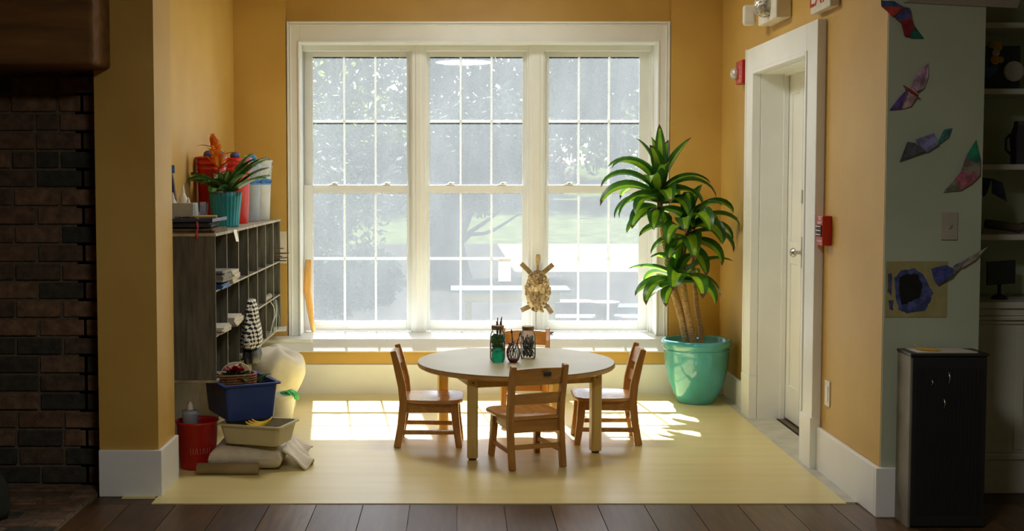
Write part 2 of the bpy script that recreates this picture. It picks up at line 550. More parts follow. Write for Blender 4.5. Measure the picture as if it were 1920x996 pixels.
# plinth blocks and inner bead
mb.box(CXF - 0.008, XR - 0.002, DY0 - 0.188, DY0 + 0.004, 0.001, 0.26).box(CXF - 0.008, XR - 0.002, DY1 - 0.004, DY1 + 0.188, 0.001, 0.26)
mb.box(CXF - 0.006, XR - 0.001, DY0 - 0.02, DY0 + 0.003, 0.262, DZ + 0.02).box(CXF - 0.006, XR - 0.001, DY1 - 0.003, DY1 + 0.02, 0.262, DZ + 0.02)
mb.box(CXF - 0.006, XR - 0.001, DY0 + 0.003, DY1 - 0.003, DZ - 0.003, DZ + 0.02)
mb.box(CXF - 0.006, XR - 0.001, DY1 + 0.165, DY1 + 0.188, 0.262, ct + 0.002)
struct(mb, 'trim_9', WHITE, bevel=0.004)
mb = MB()   # jambs with stop
mb.box(XR, 2.03, DY1 - 0.006, DY1 + 0.03, 0, DZ).box(XR, 2.03, DY0 - 0.03, DY0 + 0.006, 0, DZ).box(XR, 2.03, DY0, DY1, DZ - 0.006, DZ + 0.03)
mb.box(1.955, 1.985, DY1 - 0.015, DY1, 0, DZ).box(1.955, 1.985, DY0, DY0 + 0.015, 0, DZ).box(1.955, 1.985, DY0, DY1, DZ - 0.015, DZ)
struct(mb, 'trim_10', WHITE, bevel=0.003)
d = bpy.data.objects.new('door_1', None); COL.objects.link(d); d['kind'] = 'structure'; d.location = (2.0, 6.9, 0)
off = d.location
yk = 6.90
def leaf(y0, y1, name):
    m = MB(off)
    m.box(1.995, 2.03, y0, y1, 0.012, DZ - 0.004)
    lf = m.build(name, WHITE, d, bevel=0.003)
    # raised stiles and rails around sunk panels
    m = MB(off)
    m.box(1.988, 1.996, y0, y0 + 0.07, 0.012, DZ - 0.004).box(1.988, 1.996, y1 - 0.07, y1, 0.012, DZ - 0.004)
    for z0, z1 in ((0.012, 0.22), (0.95, 1.08), (DZ - 0.13, DZ - 0.004)):
        m.box(1.988, 1.996, y0 + 0.07, y1 - 0.07, z0, z1)
    m.build('rail_and_stile', WHITE, lf, bevel=0.003)
    return lf
leaf(yk + 0.003, DY1 - 0.005, 'narrow_leaf')
al = leaf(DY0 + 0.005, yk - 0.003, 'door_leaf')
STEEL = mat('brushed_metal', srgb(190, 188, 178), rough=0.3, metal=0.9)
m = MB(off); zk = 1.03
m.lathe([(0.0, 0), (0.026, 0.0), (0.026, 0.008), (0.01, 0.012), (0.01, 0.035), (0.024, 0.045), (0.028, 0.058), (0.02, 0.07), (0, 0.073)], (0, 0, 0), 16)
for i in range(len(m.v)):
    p = m.v[i]; m.v[i] = Vector((1.988 - p.z, yk - 0.035 + p.x, zk + p.y))
m.box(1.984, 1.99, yk - 0.06, yk - 0.01, zk - 0.09, zk + 0.09)
m.build('door_knob', STEEL, al, smooth=False)
MB(off).box(1.980, 1.99, yk - 0.045, yk - 0.012, zk + 0.28, zk + 0.36).build('deadbolt', STEEL, al, bevel=0.003)

# ================================================================ TABLE
BEECH = wood('pale_beech', srgb(208, 180, 110), srgb(192, 162, 92), 'z', rough=0.4)
LAM = mat('cream_laminate', srgb(166, 158, 124), srgb(158, 149, 114), rough=0.38, scale=3, spec=0.25)
EDGE = wood('table_edge_wood', srgb(204, 158, 96), srgb(180, 134, 76), 'x', rough=0.4)
DARK = mat('dark_rubber', srgb(52, 44, 38), rough=0.7)
TC = Vector((0.327, 6.50, 0)); TZ = 0.463
tb = thing('activity_table', TC, 'low round childrens table with cream laminate top in front of the window', 'table')
MB().lathe([(0.0, TZ - 0.004), (0.533, TZ - 0.004), (0.535, TZ - 0.002), (0.531, TZ), (0.0, TZ)], n=96).build('tabletop', LAM, tb)
e = MB().lathe([(0.50, TZ - 0.028), (0.53, TZ - 0.028), (0.536, TZ - 0.022), (0.536, TZ - 0.005), (0.50, TZ - 0.005)], n=96, closed=True)
o = e.build('table_edge', EDGE, tb, smooth=False); o['label'] = 'brown wooden edge band'
MB().lathe([(0.0, TZ - 0.026), (0.51, TZ - 0.026), (0.51, TZ - 0.005), (0, TZ - 0.005)], n=64).build('underside_board', EDGE, tb)
legs = [Vector((0.085, 6.125, 0)), Vector((0.738, 6.293, 0)), Vector((0.580, 6.95, 0)), Vector((-0.075, 6.782, 0))]
ang = math.atan2(legs[1].y - legs[0].y, legs[1].x - legs[0].x)
for k, p in enumerate(legs):
    q = p - TC
    m = MB(); m.obox((q.x, q.y, (TZ - 0.03 + 0.008) / 2 + 0.004), (0.056, 0.056, TZ - 0.03 - 0.008), (0, 0, ang - R(15) if k == 0 else ang))
    lg = m.build('leg', BEECH, tb, bevel=0.012, seg=4)
    MB().lathe([(0.018, 0.004), (0.02, 0.004), (0.02, 0.010), (0, 0.010)], (q.x, q.y, 0), 16).build('foot_glide', DARK, lg)
    MB().tube([(q.x + 0.004, q.y - 0.0285, TZ - 0.055), (q.x + 0.004, q.y - 0.031, TZ - 0.055)], 0.004, 8).build('bolt_head', DARK, lg)
for k in range(4):
    a = legs[k] - TC; b = legs[(k + 1) % 4] - TC; dd = (b - a).normalized()
    MB().bar(a + dd * 0.026 + Vector((0, 0, TZ - 0.056)), b - dd * 0.026 + Vector((0, 0, TZ - 0.056)), 0.02, 0.058).build('apron_rail', BEECH, tb, bevel=0.002)

# ================================================================ CHAIRS
CH1, CH2 = srgb(186, 136, 70), srgb(156, 106, 46)
W_Z = wood('chair_wood_upright', CH1, CH2, 'z', rough=0.32, coat=0.4)
W_X = wood('chair_wood_rail', CH1, CH2, 'x', rough=0.32, coat=0.4)
W_S = wood('chair_wood_seat', srgb(202, 152, 88), srgb(178, 126, 66), 'y', rough=0.25, coat=0.5)
def make_chair(loc, rotz, label):
    c = thing('childrens_chair', loc, label, 'chair', 'childrens wooden chairs around the round table', rotz)
    SH = 0.262
    for s in (-1, 1):
        # rear leg and back post in one piece: kicks back at foot and above the seat
        pts = [(s * 0.136, -0.185, 0.0), (s * 0.136, -0.163, 0.12), (s * 0.136, -0.150, 0.24), (s * 0.136, -0.158, 0.33), (s * 0.138, -0.185, 0.45), (s * 0.139, -0.205, 0.525)]
        m = MB().sweep(pts, [(0.030, 0.038), (0.030, 0.040), (0.030, 0.044), (0.030, 0.042), (0.029, 0.038), (0.028, 0.032)], up=(0, 1, 0))
        m.build('rear_leg', W_Z, c, bevel=0.005, seg=3)
        pts = [(s * 0.128, 0.150, 0.0), (s * 0.122, 0.132, 0.13), (s * 0.118, 0.122, SH - 0.016)]
        MB().sweep(pts, [(0.028, 0.034), (0.031, 0.040), (0.034, 0.044)], up=(0, 1, 0)).build('front_leg', W_Z, c, bevel=0.005, seg=3)
        MB().bar((s * 0.134, -0.165, 0.083), (s * 0.124, 0.137, 0.083), 0.015, 0.024).build('stretcher', W_X, c, bevel=0.003)
        MB().bar((s * 0.130, -0.150, SH - 0.046), (s * 0.116, 0.115, SH - 0.046), 0.016, 0.056).build('seat_rail', W_X, c, bevel=0.003)
    MB().bar((-0.134, -0.166, 0.110), (0.134, -0.166, 0.110), 0.015, 0.024).build('stretcher', W_X, c, bevel=0.003)
    MB().bar((-0.125, -0.148, SH - 0.052), (0.125, -0.148, SH - 0.052), 0.016, 0.062).build('seat_rail', W_X, c, bevel=0.003)
    MB().bar((-0.115, 0.122, SH - 0.046), (0.115, 0.122, SH - 0.046), 0.016, 0.052).build('seat_rail', W_X, c, bevel=0.003)
    # curved back rails
    def rail(z0, z1, dep, ybase):
        m = MB(); n = 14; vs = []; fs = []
        for i in range(n + 1):
            t = -1 + 2 * i / n; xx = t * 0.126; yy = ybase - dep * (1 - t * t)
            for z, tilt in ((z0, 0.0), (z1, -(z1 - z0) * 0.27)):
                zz = z + (0.006 * (1 - t * t) if z == z1 else 0)
                vs.append((xx, yy + tilt - 0.008, zz)); vs.append((xx, yy + tilt + 0.008, zz))
        for i in range(n):
            a = i * 4; b = a + 4
            fs += [(a, b, b + 2, a + 2), (a + 1, a + 3, b + 3, b + 1), (a + 2, b + 2, b + 3, a + 3), (a, a + 1, b + 1, b)]
        fs += [(0, 2, 3, 1), (n * 4, n * 4 + 1, n * 4 + 3, n * 4 + 2)]
        m._add(vs, fs); return m
    tr = rail(0.425, 0.507, 0.020, -0.178).build('top_rail', W_X, c, bevel=0.003)
    rail(0.325, 0.378, 0.018, -0.158).build('back_rail', W_X, c, bevel=0.003)
    # saddle seat with rounded front corners
    m = MB(); nx, ny = 14, 14; vs = []; fs = []
    def half(t):   # half width from back (t=0) to front (t=1)
        w = 0.122 + 0.048 * min(1, t * 3.0) ** 0.7
        if t > 0.82: w -= 0.06 * ((t - 0.82) / 0.18) ** 2.2
        return w
    for side in (1, 0):
        for j in range(ny + 1):
            t = j / ny
            for i in range(nx + 1):
                u = -1 + 2 * i / nx
                xx = u * half(t); yy = -0.162 + t * 0.33
                dish = 0.009 * (1 - u * u) * math.sin(math.pi * min(1, t * 1.15)) if t < 0.87 else 0
                z = SH - dish if side else SH - 0.019
                vs.append((xx, yy, z))
    N = (nx + 1) * (ny + 1)
    for j in range(ny):
        for i in range(nx):
            a = j * (nx + 1) + i
            fs.append((a, a + 1, a + nx + 2, a + nx + 1)); fs.append((N + a + nx + 1, N + a + nx + 2, N + a + 1, N + a))
    ring = [i for i in range(nx + 1)] + [(j + 1) * (nx + 1) + nx for j in range(ny)] + [ny * (nx + 1) + i for i in range(nx - 1, -1, -1)] + [j * (nx + 1) for j in range(ny - 1, 0, -1)]
    for k in range(len(ring)):
        a, b = ring[k], ring[(k + 1) % len(ring)]
        fs.append((b, a, N + a, N + b))
    m._add(vs, fs); m.build('seat', W_S, c, bevel=0.005, smooth=True)
    return c
ch = make_chair((0.352, 6.108, 0.004), R(18), 'wooden childrens chair with its back to the room, dark plate on its top rail')
plate = MB().obox((0.030, -0.2335, 0.482), (0.040, 0.003, 0.022), (R(15), 0, 0)).build('name_plate', mat('dark_plate', srgb(40, 52, 60), rough=0.4), ch)
plate['label'] = 'small dark metal plate'
tmp = [x_ for x_ in ch.children if x_ is not plate]
def dup_chair(loc, rz, label):
    r = ch.copy(); COL.objects.link(r); r.location = loc; r.rotation_euler = (0, 0, rz); r['label'] = label
    for t_ in tmp:
        c_ = t_.copy(); COL.objects.link(c_); c_.parent = r
    return r
dup_chair((-0.128, 6.535, 0.004), R(-92), 'wooden childrens chair on the left side of the round table, seen from its side')
dup_chair((0.812, 6.602, 0.004), R(89), 'wooden childrens chair on the right side of the table, between table and teal pot')
dup_chair((0.415, 7.185, 0.004), R(176), 'wooden childrens chair behind the table facing the camera, half hidden by the table')

# bodies of the two added fill lights
for lt in (FILL_A, FILL_B):
    MB().lathe([(0.0, 0.0), (0.37, 0.0), (0.37, -0.05), (0.352, -0.05), (0.352, -0.01), (0.0, -0.01)], n=40).build('housing', WHITE, lt, smooth=False)

# ================================================================ OUTSIDE THE WINDOW: base colours darkened in place of dimmer daylight
GRASS = mat('lawn_grass', srgb(52, 57, 33), srgb(25, 32, 16), rough=0.9, spec=0.0, scale=2.6, detail=9, lo=0.3, hi=0.7)
GRAVEL = mat('darkened_gravel', srgb(84, 80, 72), srgb(60, 57, 50), rough=0.9, spec=0.0, scale=2.2, detail=9)
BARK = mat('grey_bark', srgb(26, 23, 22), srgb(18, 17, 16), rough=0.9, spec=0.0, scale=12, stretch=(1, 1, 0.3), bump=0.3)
GZ = -0.12
def grid_mesh(x0, x1, y0, y1, nx, ny, zf):
    m = MB(); vs = []; fs = []
    for j in range(ny + 1):
        for i in range(nx + 1):
            x = x0 + (x1 - x0) * i / nx; y = y0 + (y1 - y0) * j / ny
            vs.append((x, y, zf(x, y)))
    for j in range(ny):
        for i in range(nx):
            a = j * (nx + 1) + i
            fs.append((a, a + 1, a + nx + 2, a + nx + 1))
    m._add(vs, fs); return m
struct(grid_mesh(-30, 30, 8.75, 20.3, 6, 4, lambda x, y: GZ), 'ground_yard', mat('yard_soil_shade', srgb(34, 32, 30), srgb(24, 23, 22), rough=0.95, spec=0.0, scale=3, detail=9))  # soil colour darkened to hold the shade over the yard
struct(grid_mesh(-30, 1.0, 20.3, 29.2, 6, 4, lambda x, y: GZ), 'ground_yard_back', bpy.data.materials['yard_soil_shade'])  # shade left of the driveway, put in as dark ground
struct(grid_mesh(1.0, 40, 20.3, 29.2, 6, 4, lambda x, y: GZ + 0.002), 'ground_driveway', GRAVEL)
def hill(x, y):
    t = max(0.0, (y - 29.0))
    return GZ + 0.055 * t + 0.05 * math.sin(x * 0.7) * min(1, t / 4) + 0.03 * math.sin(y * 1.3 + x)* min(1, t / 4)
struct(grid_mesh(-45, 55, 29.0, 75.0, 50, 40, hill), 'ground_hill', GRASS, smooth=True)

def leaf_mat(name, c1, c2, tr=0.5):
    return mat(name, c1, c2, rough=0.6, spec=0.05, scale=0.7, trans=tr, detail=2)
LF = [leaf_mat('maple_leaves', srgb(54, 66, 34), srgb(30, 42, 22)), leaf_mat('dark_leaves', srgb(27, 35, 26), srgb(17, 24, 18)),
      leaf_mat('sunlit_tone_leaves', srgb(96, 108, 44), srgb(60, 74, 30)), leaf_mat('reddish_hedge_leaves', srgb(44, 34, 34), srgb(30, 25, 25), 0.3)]  # lighter yellow-green tone paints sunlight into some crowns

def crown(name, blobs, count, size, m, parent, off, seed, squash=1.0):
    """leaves scattered on and in a few blobs of foliage"""
    rg = random.Random(seed); vs = []; fs = []
    tot = sum(b[3] ** 2 for b in blobs)
    for bx, by, bz, br in blobs:
        for _ in range(int(count * br * br / tot)):
            d = Vector((rg.gauss(0, 1), rg.gauss(0, 1), rg.gauss(0, 1))).normalized()
            r = br * (rg.random() ** 0.45)
            p = Vector((bx, by, bz)) + Vector((d.x * r, d.y * r, d.z * r * squash)) - Vector(off)
            a = Vector((rg.gauss(0, 1), rg.gauss(0, 1), rg.gauss(0, 1))).normalized()
            b = a.cross(Vector((rg.gauss(0, 1), rg.gauss(0, 1), rg.gauss(0, 1)))).normalized()
            s = size * rg.uniform(0.6, 1.5)
            k = len(vs)
            vs += [p - a * s, p - b * s * 0.4, p + a * s, p + b * s * 0.4]
            fs.append((k, k + 1, k + 2, k + 3))
    me = bpy.data.meshes.new(name); me.from_pydata([tuple(v) for v in vs], [], fs); me.materials.append(m); me.update()
    o = bpy.data.objects.new(name, me); COL.objects.link(o); o.parent = parent
    return o

def tree(x, y, h, r, m, label, seed, n=5200, trunk=0.16, base=None, size=0.15, cat='tree', name='leafy_tree', low=0.35):
    z = hill(x, y) if y > 29 else GZ
    t = thing(name, (x, y, z), label, cat, 'trees and bushes beyond the yard')
    rg = random.Random(seed)
    blobs = []
    for _ in range(9):
        a = rg.uniform(0, 6.28); q = rg.uniform(0, r * 0.6)
        blobs.append((x + math.cos(a) * q, y + math.sin(a) * q, z + rg.uniform(low * h, h * 0.88), r * rg.uniform(0.38, 0.6)))
    crown('crown', blobs, n, size, m, t, (x, y, z), seed + 1)
    k = MB().tube([(0, 0, 0), (0.05, 0, h * 0.3), (0.0, 0.05, h * 0.75)], [trunk, trunk * 0.8, trunk * 0.3], 8)
    for b in range(4):
        a = rg.uniform(0, 6.28)
        k.tube([(0.03, 0, h * (0.3 + 0.08 * b)), (math.cos(a) * r * 0.4, math.sin(a) * r * 0.4, h * (0.55 + 0.08 * b))], [trunk * 0.4, trunk * 0.12], 6)
    k.build('trunk', BARK, t)
    return t
E8 = [(-9.5, 40, 8.5, 4.2, 1, 'tall tree behind the left window, leftmost of the far row'),
      (-4.5, 44, 9.0, 4.4, 2, 'yellow-green leafy tree behind the middle of the left window'),
      (0.8, 47, 9.5, 4.6, 1, 'dark tall tree behind the centre window'),
      (6.0, 45, 9.2, 4.5, 0, 'leafy tree seen at the right edge of the centre window'),
      (11.5, 47, 9.5, 4.8, 1, 'dark tall tree behind the left half of the right window'),
      (16.0, 43, 8.5, 4.0, 2, 'tree with sunlight painted into its leaves behind the right half of the right window'),
      (-1.8, 56, 10.5, 4.8, 1, 'tall tree far back between the left and centre windows'),
      (8.0, 58, 10.5, 5.0, 1, 'tall tree far back between the centre and right windows'),
      (20.5, 52, 10, 5, 1, 'tall tree far back at the right side of the hill'),
      (-14, 52, 10, 5, 1, 'tall tree far back at the left side of the hill'),
      (3.5, 64, 11, 5.2, 1, 'farthest tall tree above the centre window bars'),
      (14, 64, 11, 5.4, 1, 'farthest tall tree above the right window bars'),
      (-8, 64, 11, 5.4, 1, 'farthest tall tree above the left window bars')]
for i, (x, y, h, r, mi, lb) in enumerate(E8):
    tree(x, y, h, r, LF[mi], lb, 20 + i, n=5600, size=0.24, low=0.12)
# hedge on top of the hill
for i, (x, y, r, lb) in enumerate([(-3.2, 41.0, 1.9, 'reddish bush on the hill behind the right half of the left window'), (1.5, 46.5, 1.7, 'low reddish bush on the hill behind the centre window'), (9.5, 44.5, 1.5, 'low reddish bush on the hill behind the right window'),
                                   (13.5, 45.5, 1.6, 'low reddish bush at the hilltop right of the right window bars')]):
    z = hill(x, y)
    t = thing('reddish_bush', (x, y, z), lb, 'bush', 'bushes on the hill')
    crown('leaves', [(x + dx, y, z + 0.5 * r, r * 0.75) for dx in (-1.6, -0.4, 0.9, 2.0)], 4200, 0.12, LF[3], t, (x, y, z), 90 + i, 0.8)
    MB().tube([(0, 0, 0), (0, 0, r * 0.6)], [0.08, 0.04], 6).build('stem', BARK, t)
# near dark shrubs at the left
for i, (x, y, h, lb) in enumerate([(-2.15, 15.5, 1.9, 'dark broad shrub outside the left window, its left half'), (-1.45, 13.0, 0.85, 'dark shrub outside the left window, right of the broad one'),
                                   (-3.2, 20.5, 3.4, 'tall dark shrub far left outside the left window')]):
    t = thing('garden_shrub', (x, y, GZ), lb, 'shrub', 'shrubs in the yard')
    crown('leaves', [(x + dx, y + dy, GZ + h * k, h * 0.42) for dx, dy, k in ((-0.6, 0, 0.5), (0.5, 0.3, 0.55), (0, 0, 0.3), (0.1, -0.3, 0.62))], 6500, 0.05, LF[1], t, (x, y, GZ), 120 + i)
    MB().tube([(0, 0, 0), (0.1, 0, h * 0.5)], [0.07, 0.03], 6).build('stem', BARK, t)

# many-stemmed tree in the yard behind the centre window
tx, ty = -0.05, 19.0
t = thing('multi_stem_tree', (tx, ty, GZ), 'dark many-stemmed tree with long bare branches right behind the centre window', 'tree')
def tp(px, py, dy=0.0):
    p = aY(px, py, ty + dy); return p - Vector((tx, ty, GZ))
k = MB()
k.tube([tp(845, 548), tp(843, 500), tp(838, 458)], [0.42, 0.30, 0.27], 12)
k.tube([tp(830, 462), tp(818, 420), tp(812, 370), tp(800, 300)], [0.20, 0.15, 0.14, 0.09], 8)
k.tube([tp(838, 460), tp(840, 420), tp(843, 380), tp(836, 300)], [0.12, 0.09, 0.08, 0.05], 8)
k.tube([tp(846, 462), tp(853, 420), tp(857, 390), tp(866, 300)], [0.15, 0.13, 0.13, 0.08], 8)
k.tube([tp(852, 460), tp(866, 435), tp(876, 412), tp(892, 360)], [0.08, 0.07, 0.06, 0.04], 8)
k.build('trunk', BARK, t, smooth=True)
k = MB()
k.tube([tp(850, 470), tp(864, 450), tp(882, 435), tp(905, 420), tp(930, 402), tp(945, 385)], [0.06, 0.05, 0.04, 0.035, 0.025, 0.012], 6)
k.build('branch', BARK, t, smooth=True)
k = MB()
k.tube([tp(848, 476), tp(866, 455), tp(882, 440), tp(908, 438), tp(925, 432), tp(945, 420), tp(968, 405), tp(985, 396)], [0.06, 0.045, 0.038, 0.034, 0.03, 0.025, 0.02, 0.01], 6)
k.build('branch', BARK, t, smooth=True)
rg = random.Random(5)
blobs = []
for px, py, rr in ((815, 330, 1.0), (870, 325, 1.1), (925, 315, 1.1), (978, 328, 0.9), (850, 270, 1.3), (940, 255, 1.4), (790, 400, 0.45), (900, 375, 0.5), (950, 365, 0.42), (770, 350, 0.8)):
    p = aY(px, py, ty + rg.uniform(-1, 1)); blobs.append((p.x, p.y, p.z, rr * 0.62))
crown('crown', blobs, 7000, 0.075, LF[1], t, (tx, ty, GZ), 55)

# children's picnic table and planter things outside
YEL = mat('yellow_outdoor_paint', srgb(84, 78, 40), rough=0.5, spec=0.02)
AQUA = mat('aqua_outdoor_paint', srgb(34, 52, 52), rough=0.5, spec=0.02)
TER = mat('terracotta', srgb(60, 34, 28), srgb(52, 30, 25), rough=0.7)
YT = 11.2
p0 = aY(845, 543, YT); p1 = aY(1010, 543, YT)
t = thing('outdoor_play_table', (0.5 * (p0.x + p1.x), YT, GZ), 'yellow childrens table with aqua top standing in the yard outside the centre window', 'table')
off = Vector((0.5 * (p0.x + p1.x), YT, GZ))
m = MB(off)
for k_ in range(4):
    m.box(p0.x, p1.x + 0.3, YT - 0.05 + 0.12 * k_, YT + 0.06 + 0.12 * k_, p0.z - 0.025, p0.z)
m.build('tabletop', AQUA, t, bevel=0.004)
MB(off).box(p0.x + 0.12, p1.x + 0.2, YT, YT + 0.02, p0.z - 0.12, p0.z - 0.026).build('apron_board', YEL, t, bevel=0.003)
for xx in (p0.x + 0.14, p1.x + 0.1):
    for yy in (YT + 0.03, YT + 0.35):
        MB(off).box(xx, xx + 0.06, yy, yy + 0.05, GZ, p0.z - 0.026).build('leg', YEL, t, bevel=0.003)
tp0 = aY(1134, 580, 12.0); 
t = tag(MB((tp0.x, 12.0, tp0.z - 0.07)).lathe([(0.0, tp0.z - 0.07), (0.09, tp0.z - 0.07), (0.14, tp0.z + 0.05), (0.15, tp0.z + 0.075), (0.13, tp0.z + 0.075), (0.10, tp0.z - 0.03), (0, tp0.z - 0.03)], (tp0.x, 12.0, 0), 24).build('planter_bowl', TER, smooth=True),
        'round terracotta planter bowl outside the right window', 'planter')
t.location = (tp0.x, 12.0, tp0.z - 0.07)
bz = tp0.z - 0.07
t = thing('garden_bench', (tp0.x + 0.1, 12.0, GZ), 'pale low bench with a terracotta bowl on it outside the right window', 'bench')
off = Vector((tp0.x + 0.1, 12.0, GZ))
MB(off).box(tp0.x - 0.7, tp0.x + 0.75, 11.85, 12.2, bz - 0.04, bz - 0.0005).build('seat_board', mat('darkened_pink_board', srgb(36, 31, 30), rough=0.6, spec=0.02), t, bevel=0.004)
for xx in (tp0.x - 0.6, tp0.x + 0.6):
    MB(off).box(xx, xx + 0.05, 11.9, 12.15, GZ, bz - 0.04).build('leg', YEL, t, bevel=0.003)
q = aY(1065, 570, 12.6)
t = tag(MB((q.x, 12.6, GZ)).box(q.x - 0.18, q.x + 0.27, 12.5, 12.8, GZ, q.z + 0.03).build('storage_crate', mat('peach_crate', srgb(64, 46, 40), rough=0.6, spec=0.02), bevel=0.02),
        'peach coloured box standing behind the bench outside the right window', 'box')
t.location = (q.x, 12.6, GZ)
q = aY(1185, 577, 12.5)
t = tag(MB((q.x, 12.5, GZ)).box(q.x - 0.3, q.x + 0.35, 12.4, 12.75, GZ, q.z + 0.02).build('toy_bin', mat('darkened_blue_plastic', srgb(30, 44, 54), rough=0.4, spec=0.02), bevel=0.02),
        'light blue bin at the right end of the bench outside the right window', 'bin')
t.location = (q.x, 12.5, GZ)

# ================================================================ FIREPLACE AT THE LEFT
BR = [mat('brick_%d' % i, srgb(*c), srgb(*[int(q * 0.7) for q in c]), rough=0.85, scale=22, bump=0.35, bscale=90) for i, c in
      enumerate([(128, 98, 72), (114, 86, 64), (104, 82, 62), (66, 62, 50), (58, 58, 48), (120, 94, 70), (92, 74, 56)])]
MORTAR = mat('mortar', srgb(104, 92, 72), srgb(84, 74, 58), rough=0.95, scale=40, bump=0.3)
YBK = 5.60
rng = random.Random(11)
mb = MB()
zb = 0.02; pitch = 0.0872; row = 0
while zb < 2.6:
    h = pitch - 0.013
    x = -1.632
    rowkind = rng.random()
    xs = x - (0.0 if row % 2 else 0.105)
    first = True
    xe = x
    while xe > -3.6:
        L = 0.205
        if first and row % 2 == 0: L = 0.098
        if row in (26, 28, 24, 22) and xe > -2.0: L = 0.098
        if rng.random() < 0.12: L = 0.098
        first = False
        c = rng.choices(range(7), weights=[3, 3, 2, 2.2, 2, 3, 2])[0]
        mb.cur = c
        j = rng.uniform(-0.003, 0.004)
        mb.box(xe - L, xe, YBK - 0.012 + j, YBK + 0.05, zb, zb + h)
        xe -= L + 0.014
    zb += pitch; row += 1
mb.cur = 7
mb.box(-4.2, -1.63, YBK, YBK + 0.25, 0, CE)
struct(mb, 'wall_chimney', BR + [MORTAR], bevel=0.004, seg=1)
# hearth of bricks laid flat in the floor
mb = MB(); rng = random.Random(4)
for j in range(22):
    yy = 5.60 - 0.115 * (j + 1)
    if yy < 3.6: break
    xe = -1.655 - (0.11 if j % 2 else 0)
    if j % 2: mb.cur = rng.randrange(7); mb.box(-1.755, -1.655, yy, yy + 0.103, -0.03, 0.012)
    while xe > -3.6:
        mb.cur = rng.randrange(7)
        mb.box(xe - 0.2, xe, yy, yy + 0.103, -0.03, 0.012 + rng.uniform(-0.001, 0.002)); xe -= 0.213
mb.cur = 7; mb.box(-3.8, -1.645, 3.5, 5.6, -0.04, 0.006)
struct(mb, 'floor_hearth', BR + [MORTAR], bevel=0.003, seg=1)
# mantel beam
BEAM = wood('mantel_oak', srgb(132, 92, 44), srgb(92, 62, 28), 'x', rough=0.8, coat=0.0, scale=3)
m = MB((-2.6, 5.4, 1.95)); zb = aY(150, 122, 5.2).z
m.box(-3.7, -1.555, 5.18, 5.587, zb, zb + 0.44)
mo = m.build('mantel_beam', BEAM, bevel=0.02, seg=3)
mo.location = (-2.6, 5.4, 1.95); tag(mo, 'heavy dark wooden mantel beam above the brick fireplace, top left', 'mantel')

# ================================================================ BUILT-IN BOOKCASE AT THE RIGHT
off = Vector((2.9, 5.6, 0))
bk = thing('built_in_bookcase', off, 'grey-green painted built-in bookcase in the recess at the right edge', 'bookcase')
MB(off).box(2.2301, 3.59, 5.76, 5.779, 0.9, 2.90).build('back_panel', TEAL, bk)
SHZ = []
for yy in (42, 166, 308, 440):
    z = Z_(yy, 5.49); SHZ.append(z)
    MB(off).box(2.231, 3.59, 5.49, 5.76, z - 0.026, z).build('shelf', GREYWHITE, bk, bevel=0.003)
zc = Z_(566, 5.49)
MB(off).box(2.231, 3.59, 5.47, 5.77, zc - 0.03, zc).build('counter_top', GREYWHITE, bk, bevel=0.004)
m = MB(off)
m.box(2.231, 3.59, 5.485, 5.77, zc - 0.065, zc - 0.031).box(2.231, 3.59, 5.478, 5.77, zc - 0.085, zc - 0.066).box(2.231, 3.59, 5.492, 5.77, zc - 0.105, zc - 0.086)
m.build('moulding', GREYWHITE, bk, bevel=0.004)
MB(off).box(2.231, 3.59, 5.502, 5.77, 0.0, zc - 0.106).build('lower_panel', GREYWHITE, bk)
MB(off).box(2.58, 2.62, 5.494, 5.501, 0.2, zc - 0.12).build('stile', GREYWHITE, bk, bevel=0.002)

# things on its shelves
BLK = mat('near_black', srgb(34, 34, 36), rough=0.5)
z = SHZ[1]
p = aY(1879, 160, 5.55)
t = thing('framed_collage', (p.x, 5.60, z), 'dark square collage with yellow flowers and a pale round disc, on a high bookcase shelf', 'artwork')
o0 = Vector((p.x, 5.60, z))
w = X_(1922, 5.6) - X_(1838, 5.6)
MB().box(-w / 2, w / 2, 0, 0.02, 0, 0.205).build('dark_board', mat('dark_teal_board', srgb(36, 52, 60), srgb(28, 34, 40), rough=0.6, scale=14), t, bevel=0.002)
for (px, py, r_, c) in ((1870, 88, 9, (214, 172, 60)), (1866, 112, 9, (210, 160, 50)), (1858, 84, 6, (150, 140, 50)), (1876, 112, 6, (206, 170, 70)), (1867, 99, 7, (222, 200, 190)), (1852, 136, 10, (60, 96, 150)), (1862, 130, 8, (70, 110, 140))):
    q = aY(px, py, 5.598) - o0; rr = r_ * 5.6 / FPX
    m = MB().lathe([(0, 0), (rr, 0), (rr, 0.006), (rr * 0.4, 0.012), (0, 0.01)], n=14)
    for i in range(len(m.v)): v = m.v[i]; m.v[i] = Vector((q.x + v.x, -0.0 - v.z, q.z + v.y))
    m.build('flower', mat('collage_%d_%d' % (px, py), srgb(*c), rough=0.7), t)
q = aY(1900, 134, 5.598) - o0; rr = 19 * 5.6 / FPX
m = MB().lathe([(0, 0), (rr, 0), (rr, 0.01), (rr * 0.85, 0.014), (0, 0.012)], n=28)
for i in range(len(m.v)): v = m.v[i]; m.v[i] = Vector((q.x + v.x, -v.z, q.z + v.y))
m.build('round_disc', mat('pale_disc', srgb(186, 178, 170), rough=0.6), t)
z = SHZ[2]; p = aY(1912, 303, 5.60)
vs_ = thing('dark_vase', (p.x, 5.60, z), 'black angular vase standing on the bookcase shelf at the right edge', 'vase')
MB().lathe([(0.0, 0), (0.042, 0.0), (0.044, 0.06), (0.050, 0.13), (0.032, 0.18), (0.03, 0.20), (0.026, 0.20), (0.026, 0.17), (0.0, 0.16)], n=8).build('body', BLK, vs_)
MB().tube([(-0.048, 0, 0.14), (-0.066, 0, 0.12), (-0.066, 0, 0.07), (-0.046, 0, 0.05)], 0.006, 8).build('handle', BLK, vs_, smooth=True)
z = SHZ[3]; p = aY(1890, 430, 5.6)
